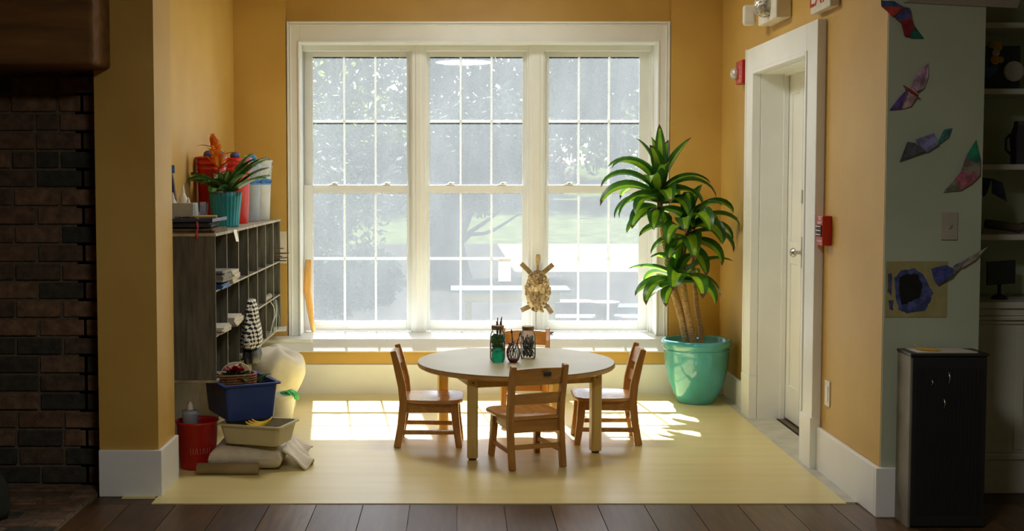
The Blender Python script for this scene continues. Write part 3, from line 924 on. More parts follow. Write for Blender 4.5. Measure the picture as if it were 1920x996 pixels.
br_ = MB().tube([(-0.10, 0, 0.045), (-0.03, 0, 0.037), (0.05, 0.0, 0.024), (0.12, 0, 0.045), (0.14, 0, 0.09)], [0.022, 0.021, 0.022, 0.024, 0.018], 9)
for i in range(len(br_.v)): br_.v[i] += Vector((0, 0, 0.0))
bo = br_.build('driftwood_log', mat('driftwood', srgb(104, 88, 66), srgb(78, 66, 50), rough=0.8, scale=16, bump=0.3), smooth=True)
bo.location = (p.x, 5.61, z); tag(bo, 'short curved dark log lying on the lowest open bookcase shelf', 'driftwood')
p = aY(1877, 560, 5.6)
st = thing('tilted_tile', (p.x, 5.62, zc), 'dark square plaque tilted on a small round stand on the bookcase counter', 'plaque')
MB().lathe([(0, 0), (0.036, 0), (0.034, 0.012), (0.012, 0.022), (0.008, 0.03), (0.008, 0.07), (0.0, 0.072)], n=20).build('stand', BLK, st, smooth=True)
MB().obox((0, -0.012, 0.125), (0.132, 0.014, 0.112), (R(8), R(-4), 0)).build('plaque', mat('dark_green_glaze', srgb(34, 44, 44), srgb(24, 30, 32), rough=0.3, scale=20), st, bevel=0.002)
# wall bracket shelf at the very top
q = aY(1790, 8, 5.0)
t = thing('hanging_paper_roll', (q.x, 5.0, q.z), 'pale paper sheet fixed to the grey-green wall at the top edge above the paper birds', 'paper')
m = MB(); m.prism([(-0.18, 0.085, 0.02), (0.30, 0.085, -0.004), (0.30, 0.04, 0.06), (-0.02, 0.04, 0.075)], (0, 0, 0.002))
m.build('sheet', mat('pale_paper', srgb(186, 176, 160), rough=0.8), t)

# ================================================================ DARK CABINET AT THE RIGHT
hx0, hx1, hz = 1.878, 2.195, 0.732
off = Vector((0.5 * (hx0 + hx1), 5.0, 0))
hc = thing('black_cabinet', off, 'tall narrow cabinet with black ribbed front and grey side, standing by the grey-green wall', 'cabinet')
MB(off).box(hx0 + 0.012, hx1, 4.925, 5.07, 0.0, hz - 0.012).build('body', BLK, hc, bevel=0.003)
o = MB(off).box(hx0, hx0 + 0.011, 4.925, 5.072, 0.0, hz - 0.012).build('side_panel', mat('grey_side', srgb(142, 138, 122), srgb(120, 116, 102), rough=0.6, scale=6), hc, bevel=0.002)
o['label'] = 'grey side panel'
MB(off).box(hx0 - 0.004, hx1 + 0.004, 4.912, 5.074, hz - 0.012, hz).build('top_panel', mat('black_top', srgb(46, 42, 40), rough=0.4), hc, bevel=0.003)
m = MB(off)
m.box(hx0 + 0.008, hx1 - 0.004, 4.915, 4.9249, 0.01, hz - 0.016)
df = m.build('door', BLK, hc, bevel=0.002)
m = MB(off)
k = hx0 + 0.03
while k < hx1 - 0.03:
    m.box(k, k + 0.007, 4.911, 4.916, 0.06, hz - 0.06); k += 0.016
m.build('ribs', mat('ribbed_black', srgb(38, 36, 36), rough=0.35), df, bevel=0.001)
for (px, py, l_) in ((1748, 718, 0.022), (1780, 710, 0.05), (1771, 758, 0.04)):
    q = aY(px, py, 4.905)
    MB(off).tube([(q.x, 4.909, q.z + l_ / 2), (q.x + 0.003, 4.906, q.z), (q.x, 4.909, q.z - l_ / 2)], 0.0035, 8).build('metal_hook', STEEL, hc, smooth=True)
p = aY(1775, 657, 4.99)
t = tag(MB().prism([(-0.13, -0.055, 0), (0.115, -0.055, 0), (0.09, 0.06, 0), (-0.14, 0.06, 0)], (0, 0, 0.004)).build('paper_stack', mat('white_paper', srgb(222, 214, 196), rough=0.7)),
        'white sheets of paper lying on top of the black cabinet', 'paper')
t.location = (off.x + 0.005, 4.985, hz + 0.0005)
def banana(loc, label, rz=0, L=0.10, name='yellow_feather', m_=None, cat='feather'):
    m = MB(); pts = []; rad = []
    for i in range(9):
        a = R(-50 + 100 * i / 8); pts.append((math.sin(a) * L * 0.62, 0, (1 - math.cos(a)) * L * 0.62 + 0.008)); rad.append(0.0075 * math.sin(math.pi * (i + 0.6) / 9.4) + 0.0015)
    m.tube(pts, rad, 8)
    o = m.build(name, m_ or mat('marker_yellow', srgb(232, 186, 50), srgb(214, 160, 40), rough=0.4), smooth=True)
    o.location = loc; o.rotation_euler = (0, 0, rz); return tag(o, label, cat)
m = MB(); m.tube([(-0.055, 0, 0.028), (-0.045, 0, 0.014), (-0.02, 0, 0.008), (0.03, 0, 0.005), (0.05, 0, 0.004)], [0.001, 0.004, 0.006, 0.005, 0.001], 8)
o = m.build('wood_scrap', mat('marker_yellow', srgb(232, 186, 50), srgb(214, 160, 40), rough=0.4), smooth=True)
o.location = (off.x - 0.075, 4.955, hz + 0.005); o.rotation_euler = (0, 0, R(-14)); tag(o, 'small curled yellow piece lying on the paper on the black cabinet', 'scrap')

# ================================================================ THINGS ON THE GREY-GREEN WALL
YV = 5.090
def paper_bird(name, label, wings, body=None, lift=0.02, cat='paper bird'):
    """wings: list of (pixel polygon, colour, out) on the wall plane; folded paper a few cm off the wall"""
    allp = [aY(px, py, YV) for w_ in wings for px, py in w_[0]]
    c = sum(allp, Vector()) / len(allp)
    t = thing(name, (c.x, YV, c.z), label, cat, 'paper birds on the grey-green wall')
    for poly, colr, outs in wings:
        pts = [aY(px, py, YV - 0.006) - Vector((c.x, YV, c.z)) for px, py in poly]
        for q_, o_ in zip(pts, outs): q_.y = -0.004 - o_ * lift
        cen = sum(pts, Vector()) / len(pts)
        m = MB(); n = len(pts)
        vs = pts + [p_ + Vector((0, 0.0012, 0)) for p_ in pts]
        fs = [tuple([0, i, i + 1]) for i in range(1, n - 1)] + [tuple([n, n + i + 1, n + i]) for i in range(1, n - 1)]
        fs += [(i, (i + 1) % n, n + (i + 1) % n, n + i) for i in range(n)]
        m._add(vs, fs)
        m.build('wing_panel', mat('paper_%d_%d_%d' % colr, srgb(*colr), srgb(*[int(v * 0.72) for v in colr]), rough=0.8, scale=30, lo=0.4, hi=0.6), t)
    if body:
        (a, b, colr) = body
        p = aY(a[0], a[1], YV - 0.03) - Vector((c.x, YV, c.z)); q_ = aY(b[0], b[1], YV - 0.03) - Vector((c.x, YV, c.z))
        MB().tube([p, (p + q_) / 2, q_], [0.003, 0.006, 0.004], 8).build('body', mat('body_%d' % colr[0], srgb(*colr), rough=0.7), t)
    return t
paper_bird('paper_bird', 'red, blue and green folded paper bird high on the grey-green wall', [
    ([(1653, 12), (1692, 14), (1674, 32)], (214, 70, 60), (0, 1, 0.4)),
    ([(1652, 0), (1675, 2), (1692, 14), (1653, 12)], (60, 92, 140), (0, 0.3, 1, 0)),
    ([(1692, 14), (1703, 16), (1706, 34), (1686, 42), (1676, 33)], (92, 84, 140), (1, 1, 1, .8, .6)),
    ([(1686, 42), (1706, 34), (1712, 50), (1704, 70), (1696, 68)], (176, 48, 52), (1, 1, .8, .2, .2)),
    ([(1710, 46), (1722, 60), (1733, 72), (1712, 72), (1704, 70)], (40, 120, 96), (.8, .4, 0, 0, .2))])
paper_bird('paper_bird', 'pink and purple paper bird with a red body stick, second down on the grey-green wall', [
    ([(1741, 118), (1740, 142), (1733, 165), (1716, 172), (1706, 160), (1716, 140)], (198, 160, 186), (0, .3, .2, 1, 1, .4)),
    ([(1706, 162), (1718, 178), (1708, 200), (1690, 205), (1696, 176)], (214, 176, 178), (1, 1, .2, .1, 1)),
    ([(1696, 170), (1700, 174), (1690, 205), (1668, 207), (1684, 184)], (110, 84, 160), (1, 1, .1, 0, .4))],
    ((1694, 161), (1722, 180), (150, 50, 44)))
paper_bird('paper_bird', 'grey and violet patterned paper bird with teal tip on the grey-green wall', [
    ([(1687, 304), (1700, 266), (1714, 268), (1730, 283)], (92, 90, 96), (0, .5, .8, 1)),
    ([(1714, 262), (1748, 250), (1758, 270), (1738, 286), (1728, 282)], (150, 146, 196), (.6, 1, .8, .3, 1)),
    ([(1758, 262), (1770, 243), (1786, 240), (1780, 258), (1756, 272)], (84, 150, 150), (.8, .3, 0, 0, .4))])
paper_bird('paper_bird', 'pink and green tall paper bird beside the bookcase edge', [
    ([(1831, 262), (1838, 300), (1826, 306), (1810, 292)], (40, 150, 116), (0, .3, .7, .6)),
    ([(1810, 292), (1826, 306), (1838, 300), (1836, 328), (1798, 322)], (150, 138, 124), (.6, .7, .3, .5, 1)),
    ([(1798, 322), (1836, 328), (1822, 344), (1802, 357), (1788, 336)], (206, 120, 140), (1, .5, .3, .2, .8)),
    ([(1788, 336), (1802, 357), (1769, 361)], (150, 150, 124), (.8, .2, 0))])
def bird_at(Y, name, label, wings, lift=0.02):
    global YV
    s = YV; YV = Y
    t = paper_bird(name, label, wings, lift=lift); YV = s
    return t
bird_at(5.485, 'paper_bird', 'dark blue paper bird hanging in front of the bookcase shelf', [
    ([(1836, 332), (1858, 335), (1850, 362), (1844, 370), (1838, 356)], (46, 62, 66), (0, .6, .4, .2, .1)),
    ([(1858, 335), (1878, 342), (1889, 379), (1858, 362)], (60, 66, 96), (.6, .6, 0, .4))])
paper_bird('paper_bird', 'blue and grey paper bird reaching across the corner of the yellow painting', [
    ([(1742, 503), (1768, 496), (1782, 502), (1784, 516), (1758, 535), (1750, 525)], (84, 92, 168), (.8, 1, 1, .6, .3, .4)),
    ([(1782, 498), (1810, 484), (1830, 480), (1800, 502), (1784, 514)], (168, 164, 172), (1, .6, .3, .3, .6)),
    ([(1810, 484), (1852, 463), (1828, 487), (1802, 503)], (196, 182, 166), (.6, .1, .3, .3))], lift=0.03)
# painting: yellow sheet with blue swirl around a black middle
c = aY(1718, 545, YV); x0, x1 = X_(1661, YV, 545), X_(1776, YV, 545); z0, z1 = Z_(595, YV), Z_(490, YV)
t = thing('childs_painting', (c.x, YV, c.z), 'yellow sheet painted with a big blue and black blot, on the grey-green wall', 'painting')
off = Vector((c.x, YV, c.z))
MB(off).box(x0, x1, YV - 0.001, YV + 0.0015, z0, z1).build('sheet', mat('yellow_sheet', srgb(168, 160, 104), srgb(150, 138, 90), rough=0.8, scale=9), t)
def blot(pts, colr, y, nm, seed):
    rg = random.Random(seed); P = []
    pts = [aY(a, b, YV) for a, b in pts]
    n = len(pts)
    for i in range(n):
        a, b = pts[i], pts[(i + 1) % n]
        for k in range(4):
            q_ = a.lerp(b, k / 4); q_.x += rg.uniform(-.003, .003); q_.z += rg.uniform(-.003, .003)
            P.append((q_.x, y, q_.z))
    cc = sum((Vector(p_) for p_ in P), Vector()) / len(P)
    m = MB(off); vs = [cc] + P; n = len(P)
    m._add([Vector(v) for v in vs], [(0, i + 1, (i + 1) % n + 1) for i in range(n)])
    m.build(nm, mat('blot_%s_%d' % (nm, colr[2]), srgb(*colr), srgb(*[int(v * 0.7) for v in colr]), rough=0.5, scale=26, lo=.45, hi=.6), t)
blot([(1677, 522), (1690, 506), (1715, 504), (1732, 515), (1742, 535), (1749, 550), (1742, 568), (1735, 582), (1700, 588), (1685, 580), (1678, 555)], (84, 92, 150), YV - 0.0018, 'blue_paint', 1)
blot([(1686, 520), (1700, 513), (1720, 515), (1729, 532), (1726, 556), (1708, 566), (1690, 572), (1685, 545)], (20, 20, 22), YV - 0.0026, 'black_paint', 2)
blot([(1665, 514), (1672, 512), (1671, 556), (1664, 546)], (84, 90, 126), YV - 0.0018, 'stroke_paint', 3)
blot([(1666, 562), (1675, 564), (1674, 582), (1667, 580)], (92, 88, 130), YV - 0.0018, 'stroke_paint', 4)
# blank switch plate
def plate(center, label, axis='y', w=0.07, h=0.115, name='wall_plate', colr=(176, 168, 148), screw=True, rocker=False):
    t = thing(name, center, label, 'wall plate')
    pm = mat('plate_%d' % colr[0], srgb(*colr), rough=0.45)
    if axis == 'y':
        MB().box(-w / 2, w / 2, -0.006, 0, -h / 2, h / 2).build('cover', pm, t, bevel=0.002)
        MB().obox((0, -0.009, 0), (0.010, 0.010, 0.02), (R(20), 0, 0)).build('toggle', pm, t, bevel=0.001)
    else:
        MB().box(-0.006, 0, -w / 2, w / 2, -h / 2, h / 2).build('cover', pm, t, bevel=0.002)
        MB().box(-0.009, -0.0061, -w * 0.26, w * 0.26, -h * 0.3, h * 0.3).build('socket_face', mat('socket_white', srgb(240, 236, 226), rough=0.3), t, bevel=0.001)
    return t
plate(aY(1780, 424, 5.0915), 'single beige switch plate on the grey-green wall between the paper birds', w=0.068, h=0.118)
q = aX(1552.5, 738, XR - 0.0005); plate(q, 'white outlet plate low on the ochre wall to the right of the doorway', 'x', w=0.075, h=0.125, colr=(232, 228, 214), name='outlet_plate')

# ================================================================ POTTED CORN PLANT IN THE CORNER
PC = Vector((1.56, 7.735, 0))
GLAZE = mat('teal_glaze', srgb(72, 166, 172), srgb(62, 152, 158), rough=0.12, scale=6, coat=0.6, spec=0.6)
pot = thing('glazed_pot', PC, 'large glossy teal ceramic pot on the floor in the right corner', 'plant pot')
MB().lathe([(0.0, 0.0), (0.112, 0.0), (0.120, 0.012), (0.150, 0.07), (0.182, 0.15), (0.202, 0.24), (0.210, 0.32), (0.211, 0.365),
            (0.219, 0.372), (0.224, 0.384), (0.225, 0.398), (0.222, 0.412), (0.214, 0.418), (0.203, 0.414), (0.198, 0.40), (0.196, 0.36), (0.0, 0.36)], n=72).build('body', GLAZE, pot, smooth=True)
MB().lathe([(0.212, 0.345), (0.2155, 0.350), (0.212, 0.356)], n=72).build('rim_band', GLAZE, pot, smooth=True)
soil = MB().lathe([(0.0, 0.362), (0.196, 0.362), (0.15, 0.369), (0.0, 0.371)], n=40).build('potting_soil', mat('soil', srgb(58, 44, 32), srgb(36, 28, 20), rough=0.95, scale=60, bump=0.6))
soil.location = PC; tag(soil, 'dark brown potting soil filling the teal pot', 'soil', kind='stuff')
LG1 = mat('leaf_dark_green', srgb(70, 118, 40), srgb(44, 90, 32), rough=0.32, scale=10, trans=0.45, spec=0.5)
LG2 = mat('leaf_yellow_green', srgb(160, 196, 48), srgb(118, 164, 40), rough=0.32, scale=10, trans=0.55, spec=0.5)
LTIP = mat('leaf_brown_tip', srgb(92, 66, 40), rough=0.8)
CANE = mat('cane_bark', srgb(194, 160, 114), srgb(152, 118, 78), rough=0.8, scale=30, stretch=(1, 1, 5), bump=0.5)
def blade(mb, base, az, el, L, w, droop, roll=0.0, nseg=12, curl=0.0, tip=True, stripe=0.42):
    """one arching strap leaf; 4 strips across, yellow-green middle"""
    p = Vector(base); th = el; a = az
    rows = []
    for i in range(nseg + 1):
        t = i / nseg
        d = Vector((math.cos(th) * math.cos(a), math.cos(th) * math.sin(a), math.sin(th)))
        side = Vector((-math.sin(a), math.cos(a), 0))
        nrm = side.cross(d) * -1
        side = (side * math.cos(roll) + nrm * math.sin(roll)).normalized(); nrm = d.cross(side)
        ww = 1.75 * w * (math.sin(math.pi * min(1, 0.10 + 0.9 * t ** 0.95)) ** 0.7) if t < 0.995 else 0.0008
        ww = max(ww, 0.0008) * 0.5
        rows.append([p - side * ww + nrm * ww * 0.45, p - side * ww * stripe + nrm * ww * 0.12, p.copy(), p + side * ww * stripe + nrm * ww * 0.12, p + side * ww + nrm * ww * 0.45])
        p = p + d * (L / nseg)
        th -= droop / nseg * (0.35 + 1.3 * t)
        a += curl / nseg
    k = len(mb.v)
    for r_ in rows:
        for q_ in r_:
            if q_.x > 0.245: q_.x = 0.245 + 0.1 * math.tanh((q_.x - 0.245) * 0.02)
            q_.z = max(q_.z, 0.03) if (q_.x ** 2 + q_.y ** 2) < 0.06 else q_.z
        mb.v += r_
    for i in range(nseg):
        for j in range(4):
            q = k + i * 5 + j
            mb.f.append((q, q + 1, q + 6, q + 5))
            mb.mi.append(2 if (tip and i >= nseg - 1 and int(L * 1000) % 2) else (1 if j in (1, 2) else 0))
plant = thing('corn_plant', PC + Vector((0, 0, 0.35)), 'tall corn plant with woody canes and striped arching leaves, growing in the teal pot', 'plant')
def pp(px, py, dy): return aY(px, py, PC.y + dy) - (PC + Vector((0, 0, 0.35)))
canes = [([(1291, 655, -.02), (1279, 600, -.02), (1262, 540, -.01), (1250, 470, 0), (1240, 410, .01), (1236, 370, .01)], [.026, .025, .024, .022, .020, .018]),
         ([(1302, 655, -.05), (1294, 610, -.05), (1284, 560, -.05), (1279, 520, -.05), (1282, 470, -.04), (1290, 430, -.03)], [.025, .024, .022, .019, .016, .014]),
         ([(1316, 655, .05), (1314, 615, .05), (1306, 575, .04), (1300, 500, .03), (1302, 450, .03)], [.018, .017, .016, .014, .012])]
for pts, rad in canes:
    m = MB(); P = []; RR = []
    pts = [pp(*q) for q in pts]
    for i in range(len(pts) - 1):
        for k in range(6):
            t = k / 6; P.append(pts[i].lerp(pts[i + 1], t)); RR.append((rad[i] * (1 - t) + rad[i + 1] * t) * (1.04 if k % 2 else 0.97))
    P.append(pts[-1]); RR.append(rad[-1])
    m.tube(P, RR, 12).build('cane', CANE, plant, smooth=True)
def head(name, px, py, dy, leaves, seed, hh=0.07):
    """leaves: list of (screen-angle deg (0=right, 90=up), elevation bias, length, width, droop)"""
    rg = random.Random(seed); m = MB(); c = pp(px, py, dy)
    for (az, el, L, w, dr, dz) in leaves:
        b = c + Vector((rg.uniform(-.008, .008), rg.uniform(-.008, .008), dz))
        blade(m, b, R(az), R(el), L * rg.uniform(.95, 1.08), w * 1.08, R(dr * 1.22 if dr > 50 else dr), roll=rg.uniform(-0.5, 0.5), curl=rg.uniform(-0.25, 0.25))
    return m.build(name, [LG1, LG2, LTIP], plant, smooth=True)
rg = random.Random(42)
top = []
# az: 0 = to the right (+X), 180 = left, 270 = towards the camera, 90 = away
fixed = [(180, 48, .43, .062, 105, .02), (196, 30, .44, .066, 95, .0), (165, 62, .42, .058, 95, .04), (210, 20, .36, .066, 100, -.02), (188, 70, .40, .05, 120, .05),
         (20, 62, .42, .064, 20, .06), (-15, 45, .38, .058, 85, .03), (5, 38, .44, .06, 105, .02), (-40, 30, .36, .07, 100, .0), (30, 30, .36, .06, 95, .0),
         (250, 50, .34, .07, 95, .03), (275, 35, .33, .072, 105, .0), (235, 20, .34, .066, 85, -.03), (300, 20, .32, .066, 90, -.03), (262, 66, .32, .062, 80, .05),
         (120, 82, .34, .05, 20, .08), (100, 88, .38, .042, 8, .08), (60, 76, .34, .05, 30, .07), (150, 75, .35, .05, 40, .07), (230, 78, .30, .056, 40, .07),
         (220, 0, .30, .06, 70, -.06), (250, -5, .28, .058, 60, -.07), (200, -10, .30, .05, 55, -.08), (320, -5, .28, .056, 60, -.07), (280, -15, .24, .05, 50, -.08),
         (90, 40, .36, .06, 90, .02), (60, 30, .34, .06, 95, .0), (135, 35, .36, .06, 95, .0), (175, 15, .34, .06, 90, -.03), (350, 10, .34, .06, 90, -.04)]
head('leaf_crown', 1237, 372, .01, fixed, 1)
mid = [(0, 62, .40, .055, 120, .04), (-12, 42, .44, .056, 125, .02), (12, 30, .38, .05, 110, .0), (-30, 20, .36, .058, 100, -.02), (200, 20, .36, .062, 60, .0), (185, 5, .28, .05, 70, -.04),
       (255, 40, .36, .072, 115, .03), (280, 45, .38, .074, 120, .03), (300, 30, .36, .07, 110, .0), (235, 30, .34, .068, 110, .0), (270, 10, .34, .07, 90, -.03), (310, 0, .32, .064, 80, -.05),
       (80, 50, .34, .056, 90, .02), (40, 45, .36, .056, 100, .02), (140, 50, .32, .05, 90, .02), (250, 75, .28, .05, 60, .06), (20, 80, .26, .045, 40, .06), (330, 65, .32, .056, 90, .04),
       (225, -5, .28, .06, 60, -.05), (285, -20, .30, .062, 50, -.08), (345, -5, .30, .05, 70, -.06)]
head('leaf_crown', 1290, 436, -.03, mid, 2)
low = [(184, 24, .34, .060, 45, .03), (196, 5, .30, .062, 55, .0), (205, -5, .28, .064, 50, -.02), (215, 10, .34, .06, 90, .0), (0, 38, .36, .048, 55, .03), (-8, 15, .34, .046, 95, .01), (-20, 5, .30, .05, 80, .0),
       (255, 30, .34, .078, 110, .02), (285, 25, .38, .08, 100, .0), (310, 15, .34, .07, 95, -.02), (240, 5, .28, .064, 75, -.03), (265, 70, .30, .06, 60, .06), (300, 60, .28, .056, 80, .04),
       (90, 45, .30, .05, 90, .02), (45, 40, .30, .05, 90, .0), (140, 30, .30, .05, 90, .0), (190, 60, .24, .045, 80, .05), (230, 80, .30, .05, 20, .07)]
head('leaf_crown', 1272, 528, -.05, low, 3)

# ================================================================ TURTLE AND THINGS ON THE SILL
YTU = 8.40
tc0 = aY(1008, 545, YTU)
sc = YTU / FPX * 1.0
TU = [mat('driftwood_chip_%d' % i, srgb(*c), srgb(*[int(v * .75) for v in c]), rough=0.8, scale=30) for i, c in enumerate([(186, 160, 112), (156, 128, 84), (206, 184, 138), (130, 104, 70)])]
tur = thing('wooden_turtle', (tc0.x, YTU, SZ + 0.001), 'turtle figure pieced together from driftwood chips, mounted in front of the window post', 'figure')
o0 = Vector((tc0.x, YTU, SZ + 0.001)); cz_ = tc0.z - o0.z
bw, bh = 24.5 * sc, 41 * sc
m = MB(); rg = random.Random(9)
m.ell((0, -0.006, cz_), (bw * 0.94, 0.036, bh * 0.96), 24, 12)
for i in range(150):
    a = rg.uniform(0, 6.283); r_ = math.sqrt(rg.random())
    ux, uz = math.cos(a) * r_, math.sin(a) * r_
    yy = -0.006 - 0.038 * math.sqrt(max(0, 1 - r_ * r_))
    m.cur = rg.choice([0, 0, 1, 2, 3])
    L = rg.uniform(0.018, 0.042) * (1.3 if abs(ux) < .35 else 1)
    m.obox((ux * bw * 0.93, yy, cz_ + uz * bh * 0.93), (rg.uniform(0.010, 0.018), rg.uniform(0.006, 0.012), L),
           (uz * 0.7 + rg.uniform(-.2, .2), ux * .3 + rg.uniform(-.5, .5), ux * 0.8))
m.build('shell', TU, tur, bevel=0.002)
def tpt(px, py, y=0.0): return aY(px, py, YTU + y) - o0
m = MB(); m.sweep([tpt(1007, 512, .005), tpt(1008, 498, .0), tpt(1009, 486, -.004), tpt(1009, 477, -.004)], [(0.016, 0.016), (0.019, 0.018), (0.036, 0.022), (0.028, 0.018)], up=(0, 1, 0))
m.build('head', TU[0], tur, bevel=0.006, seg=3)
for a, b in (((995, 512), (977, 494)), ((1018, 512), (1037, 496)), ((995, 574), (977, 582)), ((1024, 572), (1035, 588))):
    m = MB(); m.bar(tpt(*a, .008), tpt(*b, .006), 0.034, 0.007, up=(0, 1, 0)); 
    m.build('flipper', TU[1], tur, bevel=0.003)
q = tpt(1005, 590)
MB().tube([(q.x, 0.01, 0.0), (q.x, 0.01, cz_ - bh * 0.85)], 0.003, 8).build('support_rod', mat('dull_metal', srgb(150, 146, 136), rough=0.4, metal=0.7), tur)
MB().lathe([(0, 0), (0.026, 0), (0.026, 0.006), (0, 0.008)], (q.x, 0.01, 0), 20).build('base', TU[1], tur)
# dark flat stone on the sill
q = aZ(1024, 628, SZ)
st = MB().ell((0, 0, 0.010), (0.045, 0.03, 0.010), 14, 7, .06, random.Random(2)).build('flat_stone', mat('dark_stone', srgb(92, 74, 60), srgb(70, 56, 46), rough=0.7, scale=20), smooth=True)
st.location = (q.x + 0.015, 8.36, SZ + 0.001); tag(st, 'small flat brown stone on the window sill to the right of the jars', 'stone')
# peeled branch leaning in the corner of the window
m = MB()
P = [aY(588, 621, 8.40), aY(584, 600, 8.405), aY(580, 570, 8.41), aY(576, 545, 8.42), aY(577, 515, 8.425), aY(578, 487, 8.43)]
P[0].z = SZ + 0.012
base = Vector((P[0].x, P[0].y, SZ + 0.001)); P = [p_ - base for p_ in P]
m.tube(P, [0.014, 0.018, 0.024, 0.025, 0.024, 0.021], 12)
o = m.build('peeled_branch', mat('peeled_wood', srgb(226, 172, 84), srgb(198, 142, 60), rough=0.5, scale=18, stretch=(1, 1, .2), trans=0.0), smooth=True)
o.location = base; tag(o, 'peeled yellow wooden branch leaning in the left corner of the window', 'branch')
# white card stuck on the glass of the centre window
q0, q1 = aY(935, 486, 8.50), aY(958, 528, 8.50)
cd = MB().box(0, q1.x - q0.x, 0, 0.002, 0, q0.z - q1.z).build('paper_card', mat('translucent_card', srgb(250, 248, 240), rough=0.6, trans=0.6))
cd.location = (q0.x, 8.524, q1.z); tag(cd, 'blank white card stuck on the lower right panes of the centre window', 'card')
# white notice on the strip of wall beside the cubby
q0, q1 = aY(519, 434, YW), aY(538, 494, YW)
cd = MB().box(0, q1.x - q0.x, -0.002, 0, 0, q0.z - q1.z).build('paper_notice', mat('notice_paper', srgb(236, 228, 208), rough=0.7))
cd.location = (q0.x, YW - 0.0005, q1.z); tag(cd, 'plain cream sheet pinned to the ochre wall between the cubby shelf and the window', 'paper')

# ================================================================ JARS ON THE TABLE
def jar(px, pyb, h, r, label, glass, parent_name='mason_jar', band=True):
    p = aZ(px, pyb, TZ); p.y += r * 0.9; p.x = aY(px, pyb, p.y).x
    t = thing(parent_name, (p.x, p.y, TZ + 0.001), label, 'jar')
    pr = [(0.0, 0.001), (r * 0.88, 0.0), (r * 0.98, 0.006), (r, 0.02), (r, h * 0.66), (r * 0.93, h * 0.76), (r * 0.74, h * 0.84), (r * 0.70, h * 0.87), (r * 0.70, h)]
    inner = [(q - 0.0022 if q > 0.01 else 0.0, z + (0.003 if i < 2 else 0)) for i, (q, z) in enumerate(pr)]
    MB().lathe(pr + list(reversed(inner)), n=36).build('glass_body', glass, t, smooth=True)
    if band:
        MB().lathe([(r * 0.71, h * 0.875), (r * 0.80, h * 0.88), (r * 0.80, h * 0.93), (r * 0.82, h * 0.94), (r * 0.80, h * 0.99), (r * 0.72, h * 1.0)], n=36).build('screw_band', mat('tarnished_band', srgb(150, 120, 90), srgb(110, 86, 62), rough=0.4, metal=0.6, scale=30), t, smooth=True)
    return t, Vector((p.x, p.y, TZ + 0.001))
CLEAR = glass_jar('clear_jar_glass', (0.95, 0.97, 0.96, 1), 0.08)
GREENG = glass_jar('green_jar_glass', (0.40, 0.85, 0.72, 1), 0.28)
def clump(name, loc, r, z0, z1, mats, n, seed, label, cat, el=0.012, rnd=True):
    rg = random.Random(seed); m = MB()
    for i in range(n):
        a = rg.uniform(0, 6.28); q = r * math.sqrt(rg.random())
        m.cur = rg.randrange(len(mats)); zz = rg.uniform(z0, z1)
        s_ = el * rg.uniform(.6, 1.4)
        if rnd: m.ell((math.cos(a) * q, math.sin(a) * q, zz), (s_, s_ * .7, s_ * .7), 7, 5)
        else: m.obox((math.cos(a) * q, math.sin(a) * q, zz), (s_ * .5, s_ * .4, s_ * 2.4), (rg.uniform(-.7, .7), rg.uniform(-.7, .7), a))
    o = m.build(name, mats); o.location = loc
    return tag(o, label, cat, kind='stuff')
MOSS = [mat('moss_%d' % i, srgb(*[min(255, int(v * 1.45)) for v in c]), rough=0.9, trans=0.55) for i, c in enumerate([(92, 132, 62), (120, 120, 66), (62, 110, 90), (76, 96, 54)])]
DK = [mat('dark_bit_%d' % i, srgb(*[int(v * 1.3) for v in c]), rough=0.7, trans=0.15) for i, c in enumerate([(44, 42, 44), (82, 76, 70), (110, 102, 88), (66, 48, 40)])]
t1, L1 = jar(933, 677, 0.190, 0.042, 'tall clear glass jar stuffed with green moss and twigs, leftmost jar on the table', CLEAR)
clump('moss_filling', L1, 0.030, 0.05, 0.135, MOSS, 110, 5, 'green and brown moss packed inside the leftmost glass jar', 'moss')
rg = random.Random(8)
for i in range(7):
    a = rg.uniform(0, 6.28); h_ = 0.196 + 0.0065 * i
    b = Vector((math.cos(a) * .012, math.sin(a) * .012, 0.11)); e_ = Vector((math.cos(a) * .022, math.sin(a) * .022, h_))
    o = MB().tube([b, b.lerp(e_, .5), e_], [.0035, .004, .003], 6).build('twig', mat('reddish_twig', srgb(118, 82, 70), rough=0.8)); o.location = L1
    tag(o, ['shortest', 'second shortest', 'third shortest', 'middle-length', 'third tallest', 'second tallest', 'tallest'][i] + ' of the reddish twigs sticking out of the leftmost jar', 'twig', 'twigs in the moss jar')
t2, L2 = jar(933.5, 681, 0.075, 0.033, 'small sea-green glass jar standing in front of the moss jar', GREENG, 'small_glass_jar', band=False)
t3, L3 = jar(990, 674, 0.178, 0.042, 'clear glass jar with rusty band, filled with dark pods, right jar on the table', CLEAR)
clump('pod_filling', L3, 0.030, 0.012, 0.118, DK, 120, 6, 'dark seed pods and bark packed inside the right glass jar', 'pods', el=0.010, rnd=False)
